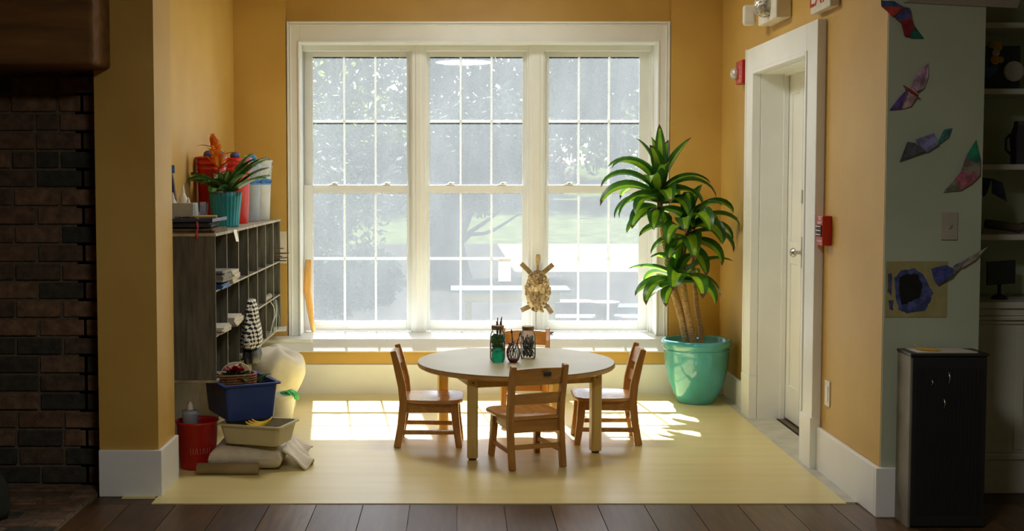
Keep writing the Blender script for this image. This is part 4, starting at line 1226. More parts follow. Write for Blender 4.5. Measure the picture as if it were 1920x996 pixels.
# little round vase wound with dark red string
p = aZ(963, 681, TZ); p.y += 0.03
vz = thing('string_vase', (p.x, p.y, TZ + 0.001), 'small round vase with dark red streaks, between the two tall glass jars', 'vase')
vp = [(0.0, 0.001), (0.020, 0.0), (0.026, 0.01), (0.034, 0.032), (0.036, 0.05), (0.033, 0.07), (0.024, 0.088), (0.021, 0.097), (0.025, 0.108)]
MB().lathe(vp + [(q - 0.002 if q > .01 else 0, z + .002) for q, z in reversed(vp)], n=32).build('glass_body', CLEAR, vz, smooth=True)
rg = random.Random(3); m = MB()
for i in range(26):
    a = rg.uniform(0, 6.28); tw = rg.uniform(-1.0, 1.0); P = []
    i0 = rg.choice([2, 2, 3, 4]); i1 = rg.choice([6, 7, 8, 8])
    for k in range(i0, i1 + 1):
        r_, z_ = vp[k]; aa = a + tw * (k - i0) / 6; P.append(((r_ + .001) * math.cos(aa), (r_ + .001) * math.sin(aa), z_))
    m.tube(P, 0.0019, 6)
m.lathe([(0.0, 0.0015), (0.0205, 0.0012), (0.0272, 0.010), (0.031, 0.02)], n=32)
o = m.build('painted_streaks', mat('dark_red_paint', srgb(150, 58, 56), srgb(116, 44, 46), rough=0.5, trans=0.3), vz, smooth=True)
for (px, py, c, lb) in ((959, 617, (60, 60, 70), 'paint brush with thin dark handle leaning left in the small vase'), (977, 622, (66, 58, 56), 'paint brush with dark handle leaning right in the small vase')):
    q = aY(px, py, p.y + 0.01) - Vector((p.x, p.y, TZ + 0.001))
    b = Vector((-q.x * 0.35, -0.006, 0.012))
    e_ = Vector((q.x, 0.01, q.z))
    t = thing('paint_brush', (p.x, p.y, TZ + 0.001), lb, 'paint brush')
    MB().tube([b, b.lerp(e_, .75)], [.002, .0032], 8).build('handle', mat('brush_handle_%d' % c[0], srgb(*c), rough=0.4), t)
    MB().tube([b.lerp(e_, .75), b.lerp(e_, .86)], .004, 8).build('ferrule', STEEL, t)
    MB().tube([b.lerp(e_, .86), b.lerp(e_, .93), e_], [.004, .0048, .001], 8).build('bristles', mat('bristle', srgb(52, 46, 44), rough=0.9), t)

# ================================================================ FIRE SAFETY THINGS ON THE RIGHT WALL
RED = mat('alarm_red', srgb(190, 40, 28), srgb(176, 34, 24), rough=0.35)
WP = mat('white_plastic', srgb(232, 226, 208), rough=0.4)
WLET = mat('white_lettering', srgb(244, 226, 216), rough=0.5)
LENS = mat('clear_lens', srgb(226, 224, 214), srgb(180, 178, 170), rough=0.08, scale=60, bump=0.4, spec=0.8)
# strobe
z0, z1 = aX(1386, 160, 1.79).z, aX(1386, 117, 1.79).z
off = Vector((XR - 0.0005, 7.54, 0.5 * (z0 + z1)))
s = thing('fire_alarm_strobe', off, 'red fire alarm strobe high on the ochre wall just left of the door casing', 'fire alarm')
hh = (z1 - z0) / 2
MB().box(-0.056, 0, -0.095, 0.075, -hh, hh).build('housing', RED, s, bevel=0.006)
MB().ell((-0.068, 0.040, -0.005), (0.03, 0.035, 0.038), 14, 8).build('strobe_lens', LENS, s, smooth=True)
for i, chx in enumerate('FIRE'):
    text(chx, 0.030, (-0.0565, -0.028, 0.026 - i * 0.026), (R(90), 0, R(-90)), WLET, s)
# emergency light
z_b = aX(1452, 35, 1.74).z
off = Vector((XR - 0.0005, 6.78, z_b))
s = thing('emergency_light', off, 'white emergency light with two round lamp heads above the door', 'emergency light')
MB().box(-0.085, 0, -0.22, 0.17, 0, 0.16).build('housing', WP, s, bevel=0.008, seg=3)
for (px, py, Y, r_) in ((1434, 12, 6.70, 0.062),):
    q = aY(px, py, Y) - off
    dr = Vector((-0.45, -0.88, -0.15)).normalized() if px > 1420 else Vector((0.15, 0.95, -0.1)).normalized()
    mtx = dr.to_track_quat('Z', 'Y').to_matrix()
    def lam(prof, nm, mt):
        m = MB().lathe(prof, n=28)
        for i in range(len(m.v)): m.v[i] = mtx @ m.v[i] + q
        return m.build(nm, mt, s, smooth=True)
    hd = lam([(0.0, -0.07), (0.03, -0.07), (0.052, -0.05), (r_, -0.012), (r_, 0.004), (r_ * .93, 0.004)], 'lamp_head', WP)
    if px > 1420:
        m = MB().lathe([(r_ * .93, 0.003), (r_ * .8, 0.012), (r_ * .45, 0.02), (0.0, 0.023)], n=28)
        for i in range(len(m.v)): m.v[i] = mtx @ m.v[i] + q
        m.build('lens', mat('reflector_lens', srgb(236, 230, 214), srgb(150, 146, 136), rough=0.1, metal=0.6, scale=70, bump=0.5), hd, smooth=True)
q = aY(1405, 29, 7.02) - off
MB().obox(q, (.075, .09, .115), (0, 0, R(-14))).build('lamp_head', WP, s, bevel=0.018, seg=4)
# exit sign
z_b = aX(1550, 10, 1.76).z
off = Vector((XR - 0.0005, 5.90, z_b))
s = thing('exit_sign', off, 'white EXIT sign with red letters at the top edge, right of the door', 'exit sign')
MB().box(-0.048, 0, -0.165, 0.15, -0.005, 0.185).build('housing', WP, s, bevel=0.005)
text('EXIT', 0.17, (-0.0485, -0.008, 0.080), (R(90), 0, R(-90)), RED, s, ext=0.001)
# pull station
zt_, zb_ = aX(1548, 405, 1.79).z, aX(1548, 461, 1.79).z
off = Vector((XR - 0.0005, 5.85, 0.5 * (zt_ + zb_)))
s = thing('fire_pull_station', off, 'red fire alarm pull station on the ochre wall right of the door casing', 'fire alarm')
hh = (zt_ - zb_) / 2
MB().box(-0.045, 0, -0.045, 0.05, -hh, hh).build('housing', RED, s, bevel=0.004)
MB().box(-0.050, -0.0455, -0.035, 0.04, -hh * .42, hh * .38).build('grip_recess', DK[0], s, bevel=0.002)
for k_, zz in enumerate((0.02, -0.0, -0.02)):
    MB().box(-0.054, -0.0505, -0.034, 0.039, zz - 0.002, zz + 0.002).build('handle_bar', WLET, s)
text('FIRE', 0.026, (-0.0457, 0.003, hh * .80), (R(90), 0, R(-90)), WLET, s)
text('ALARM', 0.020, (-0.0457, 0.003, hh * .52), (R(90), 0, R(-90)), WLET, s)
text('PULL DOWN', 0.014, (-0.0457, 0.003, -hh * .72), (R(90), 0, R(-90)), WLET, s)

# ================================================================ PIGEONHOLE SHELF ON THE LEFT
CW = mat('weathered_grey_wood', srgb(106, 103, 90), srgb(78, 76, 66), rough=0.7, scale=9, stretch=(5, 5, .5), bump=0.15)
CEDGE = mat('worn_edge_wood', srgb(176, 166, 142), srgb(138, 128, 106), rough=0.6, scale=14, bump=0.1)
FX, BX = -1.20, -1.515
Y0, Y1 = 5.965, 8.18
ZT, ZB = 1.165, 0.444
ZS = [0.895, 0.668]
off = Vector(((FX + BX) / 2, 7.0, ZB))
cb = thing('pigeonhole_shelf', off, 'long weathered grey pigeonhole shelf with small open compartments along the left wall', 'shelf')
ysep = [5.967, 6.268, 6.603, 6.907, 7.231, 7.545, 7.863, 8.173]
T = 0.009
MB(off).box(BX, FX, Y0, Y0 + 0.014, ZB, ZT).build('side_panel', CW, cb, bevel=0.002)
MB(off).box(BX, FX, Y1 - 0.014, Y1, ZB, ZT).build('side_panel', CW, cb, bevel=0.002)
MB(off).box(BX, FX + 0.006, Y0 - 0.006, Y1 + 0.004, ZT, ZT + 0.014).build('top_panel', CEDGE, cb, bevel=0.002)
MB(off).box(BX, FX + 0.004, Y0, Y1, ZB - 0.014, ZB - 0.0005).build('bottom_panel', CEDGE, cb, bevel=0.002)
MB(off).box(BX, BX + 0.008, Y0 + 0.015, Y1 - 0.015, ZB, ZT).build('back_panel', CW, cb)
for z in ZS:
    MB(off).box(BX + 0.009, FX - 0.001, Y0 + 0.0145, Y1 - 0.0145, z - T, z).build('shelf', CW, cb, bevel=0.001)
    MB(off).box(FX - 0.001, FX + 0.001, Y0 + 0.0145, Y1 - 0.0145, z - T, z).build('shelf_edge', CEDGE, cb, bevel=0.0005)
for y in ysep[1:-1]:
    dv = MB(off).box(BX + 0.009, FX - 0.0005, y - T / 2, y + T / 2, ZB, ZT - 0.0005).build('divider', CW, cb, bevel=0.001)
    MB(off).box(FX - 0.0005, FX + 0.002, y - T / 2, y + T / 2, ZB, ZT - 0.0005).build('divider_edge', CEDGE, dv, bevel=0.0005)
# low dark plank base it stands on, tight to the wall
MB(off).box(BX, BX + 0.07, Y0 + 0.02, Y1, 0.004, ZB - 0.0145).build('base_board', mat('dark_base_wood', srgb(96, 82, 62), srgb(70, 58, 44), rough=0.8), cb)

def put(m, name, mats, loc, label, cat, group=None, rot=(0, 0, 0), **k):
    o = m.build(name, mats, **k); o.location = loc; o.rotation_euler = rot
    return tag(o, label, cat, group)
PAPER = mat('aged_paper', srgb(206, 198, 178), srgb(182, 174, 154), rough=0.8, scale=30)
GREYP = mat('grey_paper', srgb(150, 146, 134), srgb(122, 118, 106), rough=0.8, scale=30)
BLUEF = mat('blue_folder', srgb(46, 84, 140), rough=0.5)
def sheets(n, sx, sy, th, seed, jit=0.008):
    rg = random.Random(seed); m = MB(); z = 0
    for i in range(n):
        t = th * rg.uniform(.6, 1.3)
        m.obox((rg.uniform(-jit, jit), rg.uniform(-jit, jit), z + t / 2), (sx, sy, t * .94), (0, 0, rg.uniform(-.06, .06))); z += t
    return m
T_ = 0.0008
put(sheets(3, .30, .20, .010, 1, .003), 'blue_folder', BLUEF, (-1.325, 6.115, ZS[0] + T_), 'blue folders under the grey papers, top compartment nearest the camera', 'folder', rot=(0, 0, 0))
put(sheets(5, .30, .20, .010, 2, .006), 'paper_stack', GREYP, (-1.320, 6.115, ZS[0] + .037), 'grey paper stack on the blue folders, top compartment nearest the camera', 'papers')
put(sheets(7, .29, .20, .010, 3, .006), 'paper_stack', PAPER, (-1.325, 6.43, ZS[0] + T_), 'pale paper stack in the second top compartment from the camera', 'papers')
put(sheets(4, .30, .22, .010, 4, .006), 'paper_stack', PAPER, (-1.320, 6.115, ZS[1] + T_), 'papers on the middle shelf, compartment nearest the camera', 'papers')
put(sheets(4, .30, .22, .011, 5, .006), 'folded_paper', PAPER, (-1.320, 6.43, ZS[1] + T_), 'pale folded papers on the middle shelf, second compartment from the camera', 'papers')
# checked cloth hanging out
def cloth_sheet(w, h, nx, nz, fn):
    m = MB(); vs = []; fs = []
    for j in range(nz + 1):
        for i in range(nx + 1):
            u, v = i / nx, j / nz; vs.append(fn(u, v))
    for j in range(nz):
        for i in range(nx):
            a = j * (nx + 1) + i; fs.append((a, a + 1, a + nx + 2, a + nx + 1))
    m._add(vs, fs); return m
def checker(name, c1, c2, sc_):
    m = mat(name, c1, c1, rough=0.9); nt = m.node_tree; n = nt.nodes
    ck = n.new('ShaderNodeTexChecker'); ck.inputs['Scale'].default_value = sc_
    ck.inputs['Color1'].default_value = c1; ck.inputs['Color2'].default_value = c2
    uv = n.new('ShaderNodeTexCoord'); mp = n.new('ShaderNodeMapping'); mp.inputs['Rotation'].default_value = (R(45), 0, 0); mp.inputs['Location'].default_value = (0.5 / sc_ * 0.9, 0, 0)
    mp.inputs['Scale'].default_value = (0.001, 1, 1)
    nt.links.new(uv.outputs['Object'], mp.inputs[0]); nt.links.new(mp.outputs[0], ck.inputs[0])
    nt.links.new(ck.outputs[0], n['Principled BSDF'].inputs['Base Color']); return m
CHK = checker('houndstooth_cloth', srgb(226, 222, 210), srgb(26, 26, 28), 62)
def hanging_lump(prof, sy, sxs, seed, m_, nm, loc, label):
    rg = random.Random(seed); m = MB(); ns = 36; vs = []; fs = []
    n = len(prof) * 3 - 2
    for j in range(n):
        t = j / 3; i = min(int(t), len(prof) - 2); f = t - i
        r_ = prof[i][0] * (1 - f) + prof[i + 1][0] * f; z = prof[i][1] * (1 - f) + prof[i + 1][1] * f
        for k in range(ns):
            a = 2 * math.pi * k / ns; q = 1 + .07 * math.sin(5 * a + z * 12) + .04 * math.sin(9 * a)
            vs.append((r_ * q * math.cos(a) * sxs, r_ * q * math.sin(a) * sy, z))
    for j in range(n - 1):
        for k in range(ns):
            fs.append((j * ns + k, j * ns + (k + 1) % ns, (j + 1) * ns + (k + 1) % ns, (j + 1) * ns + k))
    m._add(vs, fs); return put(m, nm, m_, loc, label, 'cloth', smooth=True)
hanging_lump([(.0, .0), (.05, -.008), (.075, -.05), (.095, -.12), (.125, -.18), (.14, -.24), (.12, -.275), (0, -.28)], 1.0, .42, 3, CHK, 'checked_cloth', (FX + .055, 6.69, .785), 'black and white checked cloth hanging out of the third compartment column')
hanging_lump([(.0, .0), (.11, -.004), (.12, -.04), (.10, -.08), (0, -.09)], 1.0, .42, 5, BLK, 'black_cloth', (FX + .052, 6.71, .503), 'black cloth hanging below the checked cloth at the lowest compartment')
# sticks and strings in the far compartments
STK = mat('thin_sticks', srgb(120, 100, 74), srgb(86, 70, 52), rough=0.8)
rg = random.Random(12)
for i in range(7):
    z = ZS[0] + 0.012 + 0.013 * i; y = 7.93 + rg.uniform(0, .15)
    m = MB().tube([(0, 0, 0), (0.2, rg.uniform(-.02, .02), 0.0), (0.31 + rg.uniform(-.01, .05), rg.uniform(-.03, .03), rg.uniform(0, .012))], [.005, .005, .004], 6)
    put(m, 'stick', STK, (-1.47, y, z), ['lowest', 'second lowest', 'third lowest', 'middle', 'third highest', 'second highest', 'topmost'][i] + ' of the thin brown sticks poking out of the far top compartment', 'stick', 'sticks in the far top compartment')
m = MB().tube([(0, -.14, 0), (0, 0.13, 0)], [0.017, 0.018], 14)
put(m, 'cardboard_tube', mat('tube_grey', srgb(150, 140, 118), rough=0.8), (-1.17 - .05, 7.70, ZS[1] + .0185), 'grey cardboard roll lying at the front of the middle shelf near the window', 'tube')
for i, c in enumerate([(222, 226, 214), (134, 160, 140), (210, 214, 200), (120, 150, 160)]):
    yy = 7.66 + 0.05 * i; P = []
    for k in range(12):
        t = k / 11; P.append((0.012 + 0.022 * math.sin(math.pi * t) + .004 * i, 0.05 * math.sin(t * 5 + i), -0.19 * t + .02 * math.sin(t * 12) * t))
    m = MB().tube(P, 0.003, 6)
    put(m, 'dangling_string', mat('cord_%d' % i, srgb(*c), rough=0.6), (FX, yy, ZS[1] - 0.005 + .0), ['white cord', 'grey-green cord', 'cream cord', 'blue-grey cord'][i] + ' dangling from the middle shelf near the window', 'cord', smooth=True)
m = MB().prism([(-.05, -.12, 0), (.09, -.08, .004), (.07, .10, .012), (-.05, .10, 0)], (0, 0, .002))
put(m, 'loose_paper', mat('loose_sheet', srgb(236, 232, 216), rough=0.7), (FX - .01, 7.95, ZB + .002), 'white sheet sticking out of the lowest compartment at the window end', 'paper')

# ---------------------------------------------------------------- things on top of the shelf
ZP = ZT + 0.0145
put(sheets(3, .29, .34, .009, 21, .006), 'sketch_pad', mat('brown_pads', srgb(120, 96, 64), srgb(80, 66, 48), rough=0.8, scale=20), (-1.355, 6.16, ZP), 'brown sketch pads lying at the near end of the shelf top, lowest of the pile', 'pad')
put(sheets(2, .27, .30, .010, 22, .006), 'sketch_pad', mat('dark_pads', srgb(62, 62, 60), srgb(44, 44, 44), rough=0.8), (-1.365, 6.15, ZP + .030), 'dark grey pads in the middle of the pile on the shelf top', 'pad')
m = MB(); m.box(-.145, .145, -.19, .19, 0, .006).box(-.145, -.137, -.19, .19, .006, .018).box(.137, .145, -.19, .19, .006, .018).box(-.137, .137, -.19, -.182, .006, .018).box(-.137, .137, .182, .19, .006, .018)
TRZ = ZP + .056
put(m, 'shallow_tray', mat('navy_tray', srgb(46, 60, 84), rough=0.35), (-1.36, 6.175, TRZ), 'dark blue shallow tray lying on top of the pads on the shelf', 'tray', bevel=.002)
m = MB().tube([(-.055, 0, 0), (.055, .01, 0)], [.0075, .0075], 10)
put(m, 'wooden_stick', mat('pale_stick', srgb(214, 186, 110), rough=0.6), (-1.262, 6.05, TRZ + .026), 'pale yellow wooden stick lying across the dark blue tray', 'stick')
m = MB()
for k in range(2):
    P = [(0.055 * math.cos(a / 18 * 6.283), 0.035 * math.sin(a / 18 * 6.283), 0.002 + k * .007 + .004 * math.sin(a)) for a in range(19)]; m.tube(P, .0028, 6)
put(m, 'wire_loop', BLK, (-1.365, 6.06, TRZ + .012), 'coiled black wire loop lying in the dark blue tray', 'wire', smooth=True)
m = MB().tube([(0, 0, 0.0), (.004, -.006, -.03), (-.004, -.008, -.062), (.002, -.006, -.085)], [.005, .004, .006, .004], 6)
put(m, 'red_ribbon', mat('pink_ribbon', srgb(196, 56, 78), rough=0.6), (-1.285, 5.955, TRZ + .002), 'pink ribbon dangling over the near end of the shelf top', 'ribbon')
m = MB().prism([(0, -.05, 0), (0, .05, 0), (.012, .045, -.065), (.012, -.035, -.062)], (.0012, 0, 0))
put(m, 'price_card', mat('white_card', srgb(240, 238, 230), rough=0.6), (FX + .007, 6.47, ZT + .012), 'small white card hanging over the front edge of the shelf top below the teal pot', 'card')
# caddy with glue bottles
cx_, cy_ = -1.43, 6.255
m = MB(); m.box(-.075, .075, -.07, .07, 0, .004).box(-.075, -.071, -.07, .07, .004, .085).box(.071, .075, -.07, .07, .004, .085).box(-.071, .071, -.07, -.066, .004, .085).box(-.071, .071, .066, .07, .004, .085)
FROST = mat('frosted_plastic', srgb(206, 206, 196), rough=0.4, trans=0.35)
put(m, 'plastic_caddy', FROST, (cx_, cy_, TRZ + .0065), 'frosted plastic caddy holding glue bottles on the shelf top', 'caddy', bevel=.002)
def bottle(loc, h, r, label, body, capm, name='glue_bottle'):
    t = thing(name, loc, label, 'bottle')
    MB().lathe([(0, 0), (r, 0), (r, h * .6), (r * .55, h * .7), (r * .5, h * .74), (0, h * .74)], n=18).build('body', body, t, smooth=True)
    MB().lathe([(0, h * .741), (r * .45, h * .741), (r * .4, h * .82), (r * .12, h), (0, h)], n=14).build('nozzle', capm, t)
    return t
WB = mat('glue_white', srgb(228, 224, 210), rough=0.4)
bottle((-1.468, 6.225, TRZ + .011), .135, .022, 'white glue bottle with pointed tip, left one in the caddy', WB, WB)
bottle((-1.388, 6.225, TRZ + .011), .110, .022, 'shorter white glue bottle, right one in the caddy', WB, WB)
bottle((-1.43, 6.29, TRZ + .011), .175, .022, 'tallest white glue bottle at the back of the caddy', WB, WB)
t = thing('marker_with_tape', (-1.475, 6.285, TRZ + .011), 'white ruler with a square of blue tape on its tip, standing in the caddy', 'ruler')
MB().bar((.02, 0, 0.0), (-.012, 0, .245), .016, .004, up=(0, 1, 0)).build('ruler', WB, t)
MB().bar((-.012, -.003, .235), (-.012, -.003, .277), .034, .003, up=(0, 1, 0)).build('blue_tape', mat('blue_tape', srgb(66, 134, 206), rough=0.6), t)
m = MB().tube([(0, 0, 0), (-.018, 0, .20), (-.02, 0, .225)], [.008, .008, .005], 8)
put(m, 'dark_marker', mat('violet_marker', srgb(44, 38, 70), rough=0.4), (-1.462, 6.262, TRZ + .011), 'dark violet marker standing upright in the caddy beside the ruler', 'marker')
t = thing('tumbler', (-1.315, 6.24, TRZ + .0065), 'clear plastic tumbler with blue strip standing on the tray beside the caddy', 'tumbler')
MB().lathe([(0, 0), (.022, 0), (.027, .09), (.025, .09), (.020, .004), (0, .004)], n=24).build('cup', CLEAR, t, smooth=True)
MB().tube([(-.006, -.0, .006), (-.008, 0, .075)], .006, 8).build('blue_content', mat('blue_stick', srgb(50, 90, 170), rough=0.4), t)

# teal ribbed pot with bromeliad
bp_ = Vector((-1.305, 6.80, ZP))
t = thing('ribbed_pot', bp_, 'turquoise ribbed planter standing on the pigeonhole shelf', 'plant pot')
TQ = mat('turquoise_glaze', srgb(40, 150, 166), srgb(34, 136, 152), rough=0.35)
MB().lathe([(0, 0), (.070, 0), (.072, .01), (.088, .17), (.092, .196), (.086, .196), (.080, .17), (0, .17)], n=144, ripple=(24, .022)).build('body', TQ, t, smooth=True)
bro = thing('bromeliad', bp_ + Vector((0, 0, .171)), 'bromeliad with orange flower spike and long green leaves in the turquoise planter', 'plant')
BG1 = mat('bromeliad_green', srgb(74, 122, 50), srgb(50, 92, 40), rough=0.3, trans=0.3); BG2 = mat('bromeliad_light', srgb(150, 176, 110), srgb(120, 150, 86), rough=0.3, trans=0.3)
BO1 = mat('bract_orange', srgb(240, 140, 40), srgb(226, 108, 30), rough=0.4, trans=0.4); BO2 = mat('bract_yellow', srgb(250, 180, 60), rough=0.4, trans=0.4)
m = MB()
for az, el, L, w, dr in [(5, 55, .32, .05, 62), (-8, 62, .26, .05, 50), (350, 50, .33, .046, 58), (15, 66, .28, .05, 45), (0, 42, .30, .036, 55), (12, 30, .30, .036, 50), (-14, 34, .26, .034, 60), (-35, 50, .22, .034, 70), (180, 35, .28, .05, 95), (195, 50, .24, .05, 120), (165, 45, .28, .044, 90), (215, 60, .17, .05, 130),
                         (240, 62, .16, .044, 110), (265, 70, .15, .036, 60), (290, 66, .17, .036, 50), (320, 60, .20, .034, 60), (90, 50, .26, .04, 90), (60, 55, .26, .04, 80), (120, 50, .26, .04, 90), (25, 58, .24, .034, 60), (255, 40, .17, .05, 150)]:
    blade(m, (0.02 * math.cos(R(az)), 0.02 * math.sin(R(az)), 0), R(az), R(min(el + 8, 85)), L * 1.05, w * 1.1, R(dr), roll=0.1, tip=False)
for i in range(len(m.v)): m.v[i].x = max(m.v[i].x, -.205)
m.build('leaves', [BG1, BG2], bro, smooth=True)
m = MB(); top_z = .375 - .171 + .16
MB().tube([(0, 0, 0), (-.03, 0, .12), (-.055, 0, .25)], [.008, .007, .007], 8).build('flower_stalk', mat('stalk_red', srgb(150, 84, 50), rough=0.5), bro, smooth=True)
rg = random.Random(6)
for k in range(30):
    f = k / 29; a = k * 2.4; z = .15 + .15 * f
    blade(m, (-.03 - .028 * (z - .12) / .13, 0, z), a, R(40 + 40 * f + rg.uniform(-8, 8)), .10 - .035 * f, .024, R(-20 if k % 3 else 45), tip=False, nseg=6)
m.build('flower_spike', [BO1, BO2], bro, smooth=True)
m = MB()
for az, z in ((185, .14), (170, .20), (200, .26), (20, .15), (0, .22), (340, .12)):
    blade(m, (-.04, 0, z), R(az), R(30), .13, .010, R(60), tip=False)
m.build('thin_bracts', [mat('bract_olive', srgb(140, 120, 50), rough=0.4), BO1], bro, smooth=True)

# buckets
def bucket(loc, r0, r1, h, m_, label, name='bucket', lid=None, tape=None, n=48, ribs=True):
    t = thing(name, loc, label, 'bucket')
    pr = [(0, 0), (r0, 0), (r0 + .002, .005), (r1 - .004, h * .80)]
    if ribs: pr += [(r1, h * .81), (r1, h * .825), (r1 - .004, h * .83), (r1 - .003, h * .88), (r1 + .002, h * .89), (r1 + .002, h * .905), (r1 - .002, h * .91)]
    pr += [(r1, h * .97), (r1 + .006, h * .975), (r1 + .006, h), (r1 - .003, h), (r1 - .005, h * .95)]
    if lid: pr += [(0, h * .95)]
    else: pr += [(r0 - .004, .006), (0, .006)]
    MB().lathe(pr, n=n).build('body', m_, t, smooth=True)
    MB().tube([((r1 + .007) * math.cos(a), (r1 + .007) * math.sin(a), h * .90 - .10 * abs(math.sin(a / 1.0)) * 1.0) for a in [R(180 + 180 * k / 16) for k in range(17)]], .002, 6).build('wire_handle', STEEL, t) if ribs else None
    if tape:
        z0_, z1_ = tape; f = lambda z: r0 + (r1 - .004 - r0) * z / (h * .8) + .0012
        tp_ = MB().lathe([(f(z0_), z0_), (f(z1_), z1_)], n=n).build('blue_tape', mat('blue_tape', srgb(66, 134, 206), rough=0.6), t, smooth=True)
        m = MB(); rg = random.Random(4)      # scribbled pen marks
        for k in range(34):
            a = R(-120 + 4.6 * k); zz = (z0_ + z1_) / 2
            rr = f(zz) + .0006
            da = R(1.4); dz = (z1_ - z0_) * .28 * rg.choice([1, -1, .6])
            m.tube([(rr * math.cos(a), rr * math.sin(a), zz - dz), (rr * math.cos(a + da), rr * math.sin(a + da), zz + dz)], .0008, 4)
        m.build('pen_marks', mat('pen_ink', srgb(30, 46, 110), rough=0.6), tp_)
    return t
REDP = mat('red_plastic', srgb(206, 36, 24), srgb(196, 28, 20), rough=0.3)
WPL = mat('bucket_white', srgb(222, 224, 222), rough=0.35, trans=0.25)
GPL = mat('bucket_bluegrey', srgb(176, 188, 202), rough=0.35, trans=0.25)
bucket((-1.427, 7.02, ZP), .072, .084, .40, REDP, 'red plastic bucket behind the bromeliad, left of the two red ones on the shelf', lid=True)
bucket((-1.363, 7.36, ZP), .086, .106, .40, REDP, 'red plastic bucket right of the bromeliad on the shelf', lid=True)
bucket((-1.340, 7.655, ZP), .082, .100, .385, GPL, 'blue-grey bucket with blue tape band between the red and white buckets', lid=True, tape=(.235, .272))
bucket((-1.325, 7.95, ZP), .088, .106, .395, WPL, 'white bucket with blue tape band, last one on the shelf before the window', lid=True, tape=(.235, .272))
def ball(loc, r, c, label):
    m = MB().ell((0, 0, r), (r, r, r * .9), 16, 10)
    return put(m, 'ball', mat('ball_%d_%d' % (c[0], c[2]), srgb(*c), rough=0.5), loc, label, 'ball', smooth=True)
ZR1 = ZP + .40 * .95 + .001
ball((-1.435, 6.975, ZR1 + .0), .030, (70, 76, 130), 'dark blue ball on the left red bucket, nearer one')
ball((-1.385, 7.045, ZR1 + .0), .030, (60, 80, 140), 'dark blue ball on the left red bucket, farther one')
ball((-1.345, 7.32, ZR1), .030, (72, 76, 136), 'dark blue ball on the right red bucket')
ZR2 = ZP + .385 * .95 + .001
ball((-1.30, 7.64, ZR2), .034, (60, 140, 170), 'teal blue ball on the blue-grey bucket')
ball((-1.355, 7.66, ZR2 + .0), .022, (70, 90, 150), 'small blue ball on the blue-grey bucket')
ball((-1.335, 7.595, ZR2 + .0), .030, (130, 190, 50), 'green ball on the blue-grey bucket')
ball((-1.245, 7.95, ZP + .395 * .95 + .001), .018, (110, 116, 130), 'small grey ball on the white bucket')

# ---------------------------------------------------------------- pile on the floor below
FZ = 0.0045
CANV = mat('canvas_cloth', srgb(216, 206, 184), srgb(196, 186, 162), rough=0.9, scale=12, bump=0.15, bscale=80)
def folded(nlay, sx, sy, th, seed, drop=0.0):
    """a thick folded cloth: rounded layers"""
    rg = random.Random(seed); m = MB(); z = 0
    for k in range(nlay):
        t = th * rg.uniform(.85, 1.1); ax, ay = sx / 2 * rg.uniform(.95, 1), sy / 2 * rg.uniform(.95, 1)
        nx, ny = 22, 18; vs = []; fs = []
        for s_ in (1, 0):
            for j in range(ny + 1):
                for i in range(nx + 1):
                    u, v = math.sin(math.pi * (i / nx - .5)), math.sin(math.pi * (j / ny - .5))
                    e_ = min(1.0, max(abs(u), abs(v)) ** 7)
                    zz = z + t / 2 + (t / 2 * (1 - e_) ** .5 if s_ else -t / 2 * (1 - e_) ** .5) + rg.uniform(-.001, .001)
                    vs.append((u * ax + rg.uniform(-.002, .002), v * ay + .006 * math.sin(3 * u + k), zz))
        N = (nx + 1) * (ny + 1)
        for j in range(ny):
            for i in range(nx):
                a = j * (nx + 1) + i
                fs.append((a, a + 1, a + nx + 2, a + nx + 1)); fs.append((N + a + nx + 1, N + a + nx + 2, N + a + 1, N + a))
        m._add(vs, fs); z += t * .97
    return m
put(folded(1, .37, .40, .126, 3), 'folded_drop_cloth', CANV, (-1.045, 6.06, FZ + .001), 'thick folded canvas cloth on the floor under the beige bin', 'cloth', smooth=True)
def flop(u, v):
    return (.115 * u + .03 * math.sin(v * 6) * u, -.20 + .40 * v, .088 * (1 - u) ** 1.3 + .012 * math.sin(v * 17 + u * 4) * (0.3 + u) + .012)
o = cloth_sheet(1, 1, 14, 24, flop).build('draped_cloth_end', CANV, smooth=True)
sd = o.modifiers.new('thick', 'SOLIDIFY'); sd.thickness = 0.010; sd.offset = 1
o.location = (-.866, 6.09, FZ + .001); tag(o, 'loose end of canvas cloth slumping onto the floor right of the beige bin', 'cloth')
m = MB(); m.lathe([(.020, -.15), (.027, -.15), (.0275, -.02), (.029, -.02), (.029, .15), (.020, .15)], n=24)
for i in range(len(m.v)): v = m.v[i]; m.v[i] = Vector((v.z, v.x, v.y + .029))
put(m, 'paper_roll', mat('brown_paper_roll', srgb(156, 138, 98), srgb(138, 120, 82), rough=0.7), (-1.118, 5.815, FZ), 'brown paper roll lying on the floor in front of the folded cloth', 'paper roll', smooth=True)
